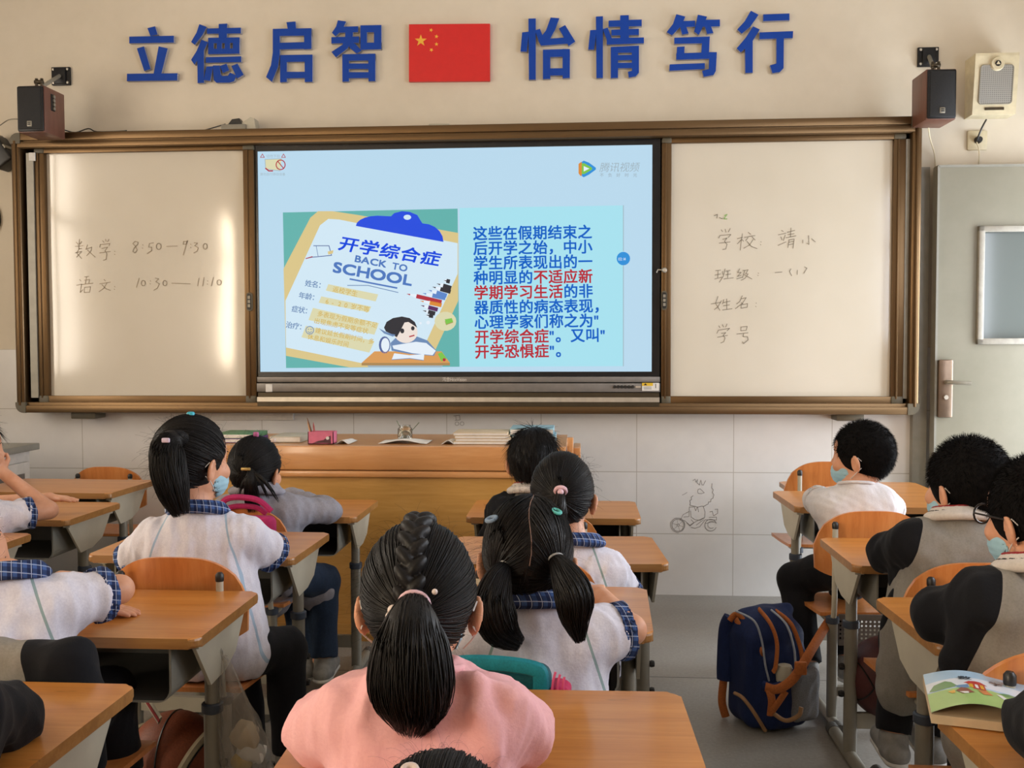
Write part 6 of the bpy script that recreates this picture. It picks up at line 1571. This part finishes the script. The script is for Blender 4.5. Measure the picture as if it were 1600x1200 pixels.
# boy with glasses
p = person('person with black glasses and blue mask at the right edge, black sleeve on the desk', (1620, 810, 1.94), 26, ((1540, 942, 1.83), (1706, 948, 1.84)), ((1468, 962, 1.905), (1770, 960, 1.9)), ((1560, 925, 2.1), (1690, 925, 2.12)),
           pitch=-4, hs=1.04, top='jacket', sleeve=2, collar='jacket', hair='short', seed=21, mask=True, glasses=True, loose=1.14, zone_in=-.008, knees=((1522, 1108, 2.1), (1622, 1108, 2.1)), ankles=((1522, 1345, 2.08), (1622, 1345, 2.08)), pv=(1620, 1150, 1.84), hem=[((1600, 1040, 1.86), (1580, 1150, 1.88), .13, .13), ((1535, 1000, 1.82), (1500, 1035, 1.82), .06, .045)])

# partly seen neighbours
person('person cut by the lower left corner, only a black sleeve on the desk in view', (-150, 930, 1.22), -20, ((-190, 1110, 1.16), (-80, 1120, 1.22)), ((-200, 1130, 1.3), (8, 1122, 1.37)), ((-120, 1110, 1.5), (-30, 1105, 1.52)), top='dark', sleeve=2, collar='jacket', hair='short', seed=22, loose=1.12, vox=.006)
person('person cut by the lower right corner, only a black sleeve beside the textbook in view', (1800, 930, 1.22), 20, ((1712, 1120, 1.2), (1830, 1100, 1.16)), ((1632, 1138, 1.35), (1880, 1130, 1.3)), ((1665, 1110, 1.5), (1760, 1110, 1.5)), top='dark', sleeve=2, collar='jacket', hair='short', seed=23, loose=1.12, vox=.006)
p = person('person at the bottom edge with only the top of a dark-haired head in view', (688, 1372, .90), 0, ((600, 1560, .80), (800, 1560, .80)), ((560, 1640, .86), (850, 1640, .86)), ((640, 1560, .98), (760, 1560, .98)), pitch=-8, hair='tail', ties=[(0, -.1, .02)], seed=24, top='pink', collar='crew', lean=.14, vox=.006)
tie(p, at(640, 1204, .80), (0, -.3, .9), .006, tiem['pearl'], (), .003)
# ------------------------------------------------------------------ bags, balls and books
bagm = cloth('navy_bag_cloth', '1c2c58', '16234a', 260, .7); teal_m = cloth('teal_bag_cloth', '1a8390', '17707c', 260, .6); hot = cloth('hot_pink_bag_cloth', 'c8305f', 'b52853', 260, .6); mag = cloth('magenta_cloth', 'b02a62', '9c2456', 260, .7)
org_m = simple('orange_strap', 'b5662d', .7, 0, .1, 200, .3); pip = simple('pale_piping', '9aa2b0', .5); mesh_m = simple('grey_mesh_pocket', '7e7f82', .8, 0, .12, 300, .4); tan_m = simple('tan_trim', 'a07a55', .7)
# navy backpack on the floor
c = at_z(1205, 1128, 0.0); r = empty('backpack', c, 0); tag(r, 'navy blue backpack with orange straps standing on the floor beside the right desks', 'backpack')
sc = 1500 / c.y; O = Vector((0, 0, 0))
def L_(u, v, dy=0.0): return at(u, v, c.y + dy) - c
def lobj(name, sd, m, parent, vox=.006): return sdf_obj(name, sd, m, parent, vox, 1)
BR = Matrix.Rotation(.42, 4, 'Z'); s = SDF(); s.box((-.01, .02, .165), (.105, .085, .165), .045, BR).box((.0, -.055, .135), (.085, .045, .13), .04, BR, .02).ell((-.01, .015, .29), (.098, .085, .085), BR, .03).cap((-.09, .03, .335), (.06, .06, .355), .022, .02, .03)
s.warp(folds(.004, 5, .8)).cut((0, 0, .004), (0, 0, -1)); body = lobj('bag_body', s, bagm, r, .006)
s = SDF(); s.box((.055, -.085, .115), (.055, .03, .085), .025, BR).warp(folds(.003, 6)); pk = lobj('front_pocket', s, mesh_m, r, .005)
def on(pts, rad, name, m, flat=None, seg=8):
    mb = MB(); P = [Vector(q) for q in pts]; out = []
    for i in range(len(P) - 1):
        p0, p1, p2, p3 = P[max(i - 1, 0)], P[i], P[i + 1], P[min(i + 2, len(P) - 1)]
        for k in range(6): t = k / 6; out.append(.5 * ((2 * p1) + (p2 - p0) * t + (2 * p0 - 5 * p1 + 4 * p2 - p3) * t * t + (3 * p1 - p0 - 3 * p2 + p3) * t ** 3))
    out.append(P[-1]); mb.tube(out, rad, seg, 0, True, flat); return mb.build(name, m, r)
on([L_(1150, 955, -.03), L_(1178, 970, -.095), L_(1190, 1000, -.105), L_(1196, 1040, -.11), L_(1202, 1064, -.11)], .0035, 'piping', pip)
on([L_(1205, 953, -.03), L_(1228, 975, -.10), L_(1240, 1010, -.12), L_(1243, 1040, -.125)], .0035, 'piping', pip)
on([L_(1186, 952, -.03), L_(1204, 975, -.11), L_(1214, 1005, -.128), L_(1212, 1040, -.13), L_(1208, 1050, -.125)], .009, 'zip_band', org_m, (1, .5))
on([L_(1212, 955, -.01), L_(1236, 975, -.07), L_(1250, 1010, -.09), L_(1254, 1035, -.09)], .009, 'zip_band', org_m, (1, .5))
on([L_(1142, 966, .02), L_(1134, 985, .03), L_(1131, 1040, .02), L_(1131, 1062, .02)], .026, 'shoulder_strap', bagm, (1, .5))
on([L_(1131, 1060, .02), L_(1128, 1095, .02), L_(1134, 1120, .02)], .013, 'strap_webbing', org_m, (1, .35))
on([L_(1150, 968, .0), L_(1160, 985, -.03), L_(1178, 1006, -.06), L_(1192, 1020, -.1)], .014, 'strap_webbing', org_m, (1, .35))
on([L_(1140, 970, .0), L_(1150, 960, .0), L_(1164, 972, -.02), L_(1158, 992, -.03)], .010, 'carry_handle', org_m, (1, .5))
on([L_(1192, 1071, -.115), L_(1210, 1076, -.135), L_(1232, 1066, -.14), L_(1250, 1045, -.13)], .017, 'pocket_rim', bagm, (1, .6))
on([L_(1196, 1073, -.14), L_(1214, 1077, -.155), L_(1236, 1064, -.16), L_(1252, 1042, -.15), L_(1268, 1015, -.12), L_(1286, 985, -.05), L_(1297, 968, .03)], .0145, 'compression_strap', org_m, (1, .3))
on([L_(1202, 1078, -.145), L_(1206, 1095, -.15), L_(1204, 1118, -.14)], .012, 'lower_strap', org_m, (1, .35))
on([L_(1228, 1080, -.15), L_(1216, 1098, -.155), L_(1206, 1112, -.15)], .011, 'lower_strap', org_m, (1, .35))
on([L_(1148, 1083, -.06), L_(1160, 1090, -.10), L_(1176, 1110, -.115), L_(1196, 1142, -.10)], .006, 'seam_trim', tan_m)
on([L_(1209, 1115, -.14), L_(1228, 1126, -.15), L_(1248, 1118, -.145), L_(1252, 1105, -.14)], .007, 'seam_trim', tan_m)
q = L_(1251, 1044, -.165); mb = MB(); mb.box(q.x - .018, q.x + .018, q.y - .008, q.y + .008, q.z - .02, q.z + .02, 0, .004, 2); mb.build('buckle', org_m, r)
mb = MB(); a = L_(1226, 1054, -.12); mb.lathe([(.0, 0), (.026, 0), (.028, .03), (.02, .05), (.0, .055)], (a.x, a.y, a.z - .02), 14); mb.build('bottle_top', M['cream_plate'], r)
# teal schoolbag on a chair back
c = at(795, 1082, 1.69); r = empty('schoolbag', c); tag(r, 'teal and pink schoolbag hanging behind the pigtailed child', 'bag')
def L_(u, v, dy=0.0): return at(u, v, c.y + dy) - c
s = SDF(); s.box((-.021, .012, -.118), (.098, .032, .166), .022).warp(folds(.003, 8, .8)); lobj('bag_body', s, cloth('dark_teal_bag_cloth', '145c66', '114d56', 260, .6), r)
on([L_(690, 1052, -.02), L_(716, 1037, -.022), L_(780, 1037, -.022), L_(834, 1045, -.022), L_(845, 1058, -.022), L_(844, 1090, -.022)], .011, 'carry_handle', teal_m, (1.3, 1.0))
s = SDF(); s.box((.088, .006, -.074), (.020, .034, .115), .014, Matrix.Rotation(.25, 4, 'Y')).warp(folds(.002, 3)); lobj('side_pocket', s, hot, r, .005)
for k in range(3): on([L_(868 + 7 * k, 1050 + 4 * k, -.024), L_(864 + 8 * k, 1066 + 2 * k, -.025), L_(862 + 9 * k, 1086, -.024)], .0022, 'pocket_piping', simple('pink_piping', 'e0547f', .5) if k == 0 else bpy.data.materials['pink_piping'])
on([L_(776, 1056, -.022), L_(776, 1090, -.022)], .013, 'strap', hot, (1, .3))
# magenta bag behind the grey coat
c = at(385, 790, 3.045); r = empty('schoolbag', c); tag(r, 'magenta schoolbag hung on the chair of the child in the grey coat', 'bag')
def L_(u, v, dy=0.0): return at(u, v, c.y + dy) - c
s = SDF(); s.box((0.0, -.01, -.16), (.10, .03, .13), .025).warp(folds(.004, 9)); lobj('bag_body', s, mag, r)
on([L_(346, 806, .0), L_(347, 788, -.0), L_(356, 779, .0), L_(376, 777, .0), L_(404, 782, .0), L_(424, 799, .0)], .010, 'carry_handle', mag); on([L_(350, 796, .02), L_(370, 791, .02), L_(400, 793, .02), L_(416, 803, .02)], .009, 'top_edge', mag)
# basketballs
def ball(c, R, label, col, band):
    r = empty('basketball', c); tag(r, label, 'ball', 'basketballs under the desks')
    t = NT('ball_rubber_' + col); n = t.noise(t.coord(), 160, 2); t.base(t.ramp(n, [(.35, lin(col)), (.65, tuple(x * 1.2 for x in lin(col)[:3]) + (1,))])); t.set(.55); t.bump(n, .4, .002)
    mb = MB(); mb.lathe([(R * math.sin(PI * k / 20), -R * math.cos(PI * k / 20)) for k in range(21)], (0, 0, 0), 36); mb.build('ball_skin', t.m, r)
    mb = MB(); k_ = R * 1.001
    mb.tube([(0, k_ * math.cos(a), k_ * math.sin(a)) for a in [2 * PI * k / 40 for k in range(41)]], .0025, 5)
    for s in (-1, 1):
        th = .62; mb.tube([(s * k_ * math.sin(th + .45 * abs(math.sin(a))) * (1), *(k_ * math.cos(th + .45 * abs(math.sin(a))) * x for x in (math.cos(a), math.sin(a)))) for a in [2 * PI * k / 48 for k in range(49)]], .0025, 5)
    mb.build('seam', M['blackplastic'], r)
    if band:
        bm_ = simple('cream_band', 'a59a80', .6); mb = MB()
        for s in (-1, 1): mb.tube([(s * k_ * math.sin(.5 + .45 * abs(math.sin(a))), *(k_ * math.cos(.5 + .45 * abs(math.sin(a))) * x for x in (math.cos(a), math.sin(a)))) for a in [2 * PI * k / 48 for k in range(49)]], .011, 6, 0, True, (1, 1))
        mb.build('pale_panel', bm_, r)
    return r
p = at(272, 1187, 2.46); ball((p.x, p.y, .12), .12, 'brown basketball with cream bands on the floor under the plastic-bag desk', '7a3f26', True)
p = at(1388, 1058, 2.86); ball((p.x, p.y, p.z), .12, 'dark maroon basketball under the seat beside the grey jacket hem', '4e2422', False)
# drawstring of the ball bag
c0 = at(228, 1090, 2.42); mb = MB()
pts = [at(222, 1082, 2.40), at(236, 1104, 2.37), at(250, 1126, 2.35)]
mb.tube([q - c0 for q in pts], .016, 8, 0, True, (1, .25)); mb.tube([q - c0 + Vector((.0, -.005, 0)) for q in pts], .006, 8, 1, True, (1, .3)); o = mb.build('carry_strap', [M['cream_plate'], M['scarf']], None, c0); tag(o, 'pale strap with a red stripe hanging above the basketball', 'strap')
# clear plastic bag on the desk leg
t = NT('clear_film'); t.base(lin('b9b0a4')); t.set(.22, 0, .6); t.b.inputs['Alpha'].default_value = .38; n = t.noise(t.coord((1, 1, .4)), 40, 4, .6, 1.2); t.bump(n, 1.0, .02)
c = at(346, 1024, 2.08); r = empty('plastic_bag', c); tag(r, 'clear plastic bag with crumpled wrappers hanging from a desk leg', 'bag')
ks = []; nseg = 36
for j in range(15):
    f = j / 14; v = 1024 + 176 * f; cu = 350 + 36 * f; w = (4 + 34 * min(1, f * 1.35) ** .9) * 2.08 / 1500; ks.append((at(cu, v, 2.08) - c, w))
vs = []; fs = []
for j, (q, w) in enumerate(ks):
    for k in range(nseg):
        a = 2 * PI * k / nseg; rr = w * (1 + .13 * math.sin(5 * a + j * .5) + .09 * math.sin(11 * a - j * .8) + .05 * math.sin(17 * a + j)); vs.append((q.x + rr * math.cos(a), q.y + rr * .75 * math.sin(a), q.z))
fs = [(j * nseg + k, j * nseg + (k + 1) % nseg, (j + 1) * nseg + (k + 1) % nseg, (j + 1) * nseg + k) for j in range(14) for k in range(nseg)] + [tuple(14 * nseg + k for k in range(nseg))[::-1]]
mesh_obj('film', vs, fs, t.m, r, True)
mb = MB(); mb.tube([(0, 0, -.01), (.004, -.01, .012), (-.012, .0, .03)], .004, 6); mb.build('knot', t.m, r)
for k, (u, v, z_, m, lb) in enumerate(((386, 1150, .035, cream, 'crumpled beige wrapper'), (392, 1176, .03, M['paper'], 'crumpled white tissue'), (378, 1190, .028, simple('yellow_wrapper', 'b89b4a', .5), 'yellow wrapper'))):
    s = SDF(); s.ell(at(u, v, 2.08), (z_, z_ * .8, z_), None).warp(folds(.009, 40 + k, 2.0)); o = sdf_obj('wrapper', s, m, None, .005, 1, None, at(u, v, 2.08)); o.location = at(u, v, 2.08); tag(o, lb + ' inside the clear plastic bag', 'litter', 'wrappers in the plastic bag')
# jacket over the left chair
s = SDF(); a, b = at(-140, 1018, 1.69), at(112, 1032, 1.69)
s.cap(a, b, .036, .034, .03).cap(at(-140, 1090, 1.685), at(108, 1090, 1.685), .04, .04, .05).cap(b, at(136, 1090, 1.69), .034, .035, .04).cap(at(-100, 1150, 1.68), at(100, 1150, 1.68), .04, .04, .05).cap(at(126, 1095, 1.69), at(140, 1190, 1.69), .036, .03, .03)
s.warp(folds(.006, 31)); qx = at(42, 1000, 1.69); n_ = Vector((.97, 0, .25)).normalized()
o = sdf_obj('draped_jacket', s, M['jacket'], None, .006, 1, {'zone': lambda P: (P - V3(qx)) @ V3(n_)}, (a.x, a.y, 0)); o.location = (a.x, a.y, 0); tag(o, 'grey and black school jacket draped over the chair at the left edge', 'jacket')
mb = MB(); pts = [at(165, 1152, 1.52), at(172, 1162, 1.515), at(175, 1174, 1.515)]
# textbook on the lower right desk
c = at_z(1455, 1130, .622) + Matrix.Rotation(-.27, 3, 'Z') @ Vector((.13, .0925, 0)); c.z = .622; r = empty('textbook', c, -.27); tag(r, 'maths textbook with a cartoon landscape cover lying on the lower right desk', 'book')
tl, tr, bl, br = at(1453, 1064, 1.45), at(1612, 1074, 1.45), at(1453, 1128, 1.34), at(1612, 1140, 1.34)
Wd, Dp = .26, .185
mb = MB(); mb.box(-.13, -.13 + Wd, -Dp / 2, Dp / 2, 0.0, .014); mb.build('page_block', cream, r)
COV = [('sky', 'a9c6de'), ('cloud', 'd5dbe2'), ('grass', '9dbb72'), ('hill', '6f9360'), ('redroof', 'b8433c'), ('yellow', 'd9a93a'), ('ink', '1d2430'), ('orange', 'c98350'), ('brown', '8d5a4a'), ('white', 'e2e0da'), ('blue', '6d8fb5')]
CM = [simple('cover_' + k, cc, .28, 0, .03) for k, cc in COV]; CI = {k: i for i, (k, _) in enumerate(COV)}
def zc(x, y): f = (x + .13) / Wd; return .017 + .020 * math.sin(min(1, f * 1.5) * PI) * (0.6 + .4 * (.5 - y / Dp)) + .004 * math.sin(f * 9)
def cover(mb, pts, k, cname, sub=14):
    """pts in cover fractions (0..1 across, 0..1 from the near edge); laid on the curled cover in thin strips"""
    xs = [p_[0] for p_ in pts]; ys_ = [p_[1] for p_ in pts]; x0, x1 = min(xs), max(xs); n = max(2, int(sub * (x1 - x0) * 2) + 1)
    def span(x):
        hit = []
        for (ax, ay), (bx_, by_) in zip(pts, pts[1:] + pts[:1]):
            if (ax - x) * (bx_ - x) <= 0 and abs(ax - bx_) > 1e-9: hit.append(ay + (by_ - ay) * (x - ax) / (bx_ - ax))
        return (min(hit), max(hit)) if hit else (0, 0)
    cols = [x0 + (x1 - x0) * min(max(i / n, 1e-4), 1 - 1e-4) for i in range(n + 1)]; vs = []; fs = []
    m_ = 4
    for x in cols:
        a_, b_ = span(x)
        for j in range(m_ + 1): X, Yy = -.13 + x * Wd, -Dp / 2 + (a_ + (b_ - a_) * j / m_) * Dp; vs.append((X, Yy, zc(X, Yy) + .00018 * k))
    fs = [(i * (m_ + 1) + j, (i + 1) * (m_ + 1) + j, (i + 1) * (m_ + 1) + j + 1, i * (m_ + 1) + j + 1) for i in range(n) for j in range(m_)]
    mb.add(vs, fs, CI[cname], True)
mb = MB(); cover(mb, [(0, 0), (1, 0), (1, 1), (0, 1)], 0, 'sky', 20); cover(mb, [(0, 0), (1, 0), (1, .42), (.6, .44), (.3, .48), (0, .44)], 1, 'grass'); cover(mb, [(.0, .70), (.3, .78), (.7, .72), (1, .80), (1, .58), (.4, .52), (0, .46)], 1, 'cloud')
def C2(pts, k, c): cover(mb, [(x * .57, y) for x, y in pts], k, c)
C2([(.02, .48), (.08, .62), (.2, .68), (.3, .6), (.32, .5), (.1, .46)], 2, 'hill'); C2([(.72, .46), (.8, .52), (.98, .5), (.98, .44), (.74, .42)], 2, 'hill'); C2([(.28, .52), (.42, .56), (.42, .46), (.3, .44)], 2, 'blue')
C2([(.38, .60), (.46, .68), (.58, .66), (.62, .58)], 3, 'redroof'); C2([(.41, .60), (.59, .58), (.59, .42), (.42, .44)], 3, 'redroof'); C2([(.43, .58), (.47, .575), (.47, .47), (.43, .475)], 4, 'yellow'); C2([(.49, .57), (.52, .568), (.52, .46), (.49, .465)], 4, 'white'); C2([(.54, .57), (.575, .565), (.575, .45), (.54, .455)], 4, 'yellow')
C2([(.28, .38), (.34, .46), (.44, .42), (.46, .32), (.34, .28)], 4, 'brown'); C2([(.50, .40), (.60, .42), (.64, .32), (.52, .28)], 4, 'orange'); C2([(.2, .38), (.27, .4), (.27, .32), (.21, .31)], 4, 'yellow'); C2([(.68, .40), (.78, .42), (.8, .30), (.7, .28)], 4, 'white'); C2([(.82, .42), (.9, .43), (.92, .33), (.84, .32)], 4, 'blue'); C2([(.31, .34), (.4, .34), (.4, .29), (.33, .28)], 5, 'white')
def cover_text(ch, fx, fy, size):
    vs, fs = glyph(ch)
    for ox, oy in ((0, 0), (.03, 0), (0, .03)):
        P = []
        for q in vs: X, Yy = -.13 + fx * Wd + (q.x + ox) * size, -Dp / 2 + fy * Dp + (q.y + oy) * size * .9; P.append((X, Yy, zc(X, Yy) + .0013))
        mb.add(P, fs, CI['ink'])
cover_text('数', .19, .70, .022); cover_text('学', .37, .68, .022)
mb.build('cover', CM, r)
mb = MB(); n = 20
for i in range(n):
    x0, x1 = -.13 + Wd * i / n, -.13 + Wd * (i + 1) / n; mb.add([(x0, -Dp / 2 + .002, zc(x0, -Dp / 2) - .001), (x1, -Dp / 2 + .002, zc(x1, -Dp / 2) - .001), (x1, Dp / 2, zc(x1, Dp / 2) - .001), (x0, Dp / 2, zc(x0, Dp / 2) - .001)], [(0, 1, 2, 3)])
mb.build('inside_cover', M['paper'], r)
# perforated grey panel under the white-shirt desk
mb = MB(); p = at(1375, 985, 3.12); nx, nz = 15, 5; sp_ = .0135
x0 = p.x - .03
for j in range(nz):
    for i in range(nx):
        cx_, cz_ = x0 + (i - 7) * sp_, p.z - (j - 2) * sp_; o8 = [(cx_ + .0035 * math.cos(2 * PI * k / 8), cz_ + .0035 * math.sin(2 * PI * k / 8)) for k in range(8)]
        sq = [(cx_ + sp_ / 2 * a_, cz_ + sp_ / 2 * b_) for a_, b_ in ((1, 0), (1, 1), (0, 1), (-1, 1), (-1, 0), (-1, -1), (0, -1), (1, -1))]
        for k in range(8): a_, b_, d_, e_ = sq[k], sq[(k + 1) % 8], o8[(k + 1) % 8], o8[k]; mb.add([(q[0], p.y, q[1]) for q in (a_, b_, d_, e_)], [(0, 1, 2, 3)])
mb.box(x0 - .1, x0 + .1, p.y - .004, p.y + .004, p.z + .033, p.z + .05); mb.box(x0 - .1, x0 + .1, p.y - .004, p.y + .004, p.z - .05, p.z - .033)
o = mb.build('perforated_panel', M['ctrl_grey'], None, None); tag(o, 'grey perforated metal panel under the seat of the white T-shirt pupil', 'panel')
bpy.context.view_layer.update()
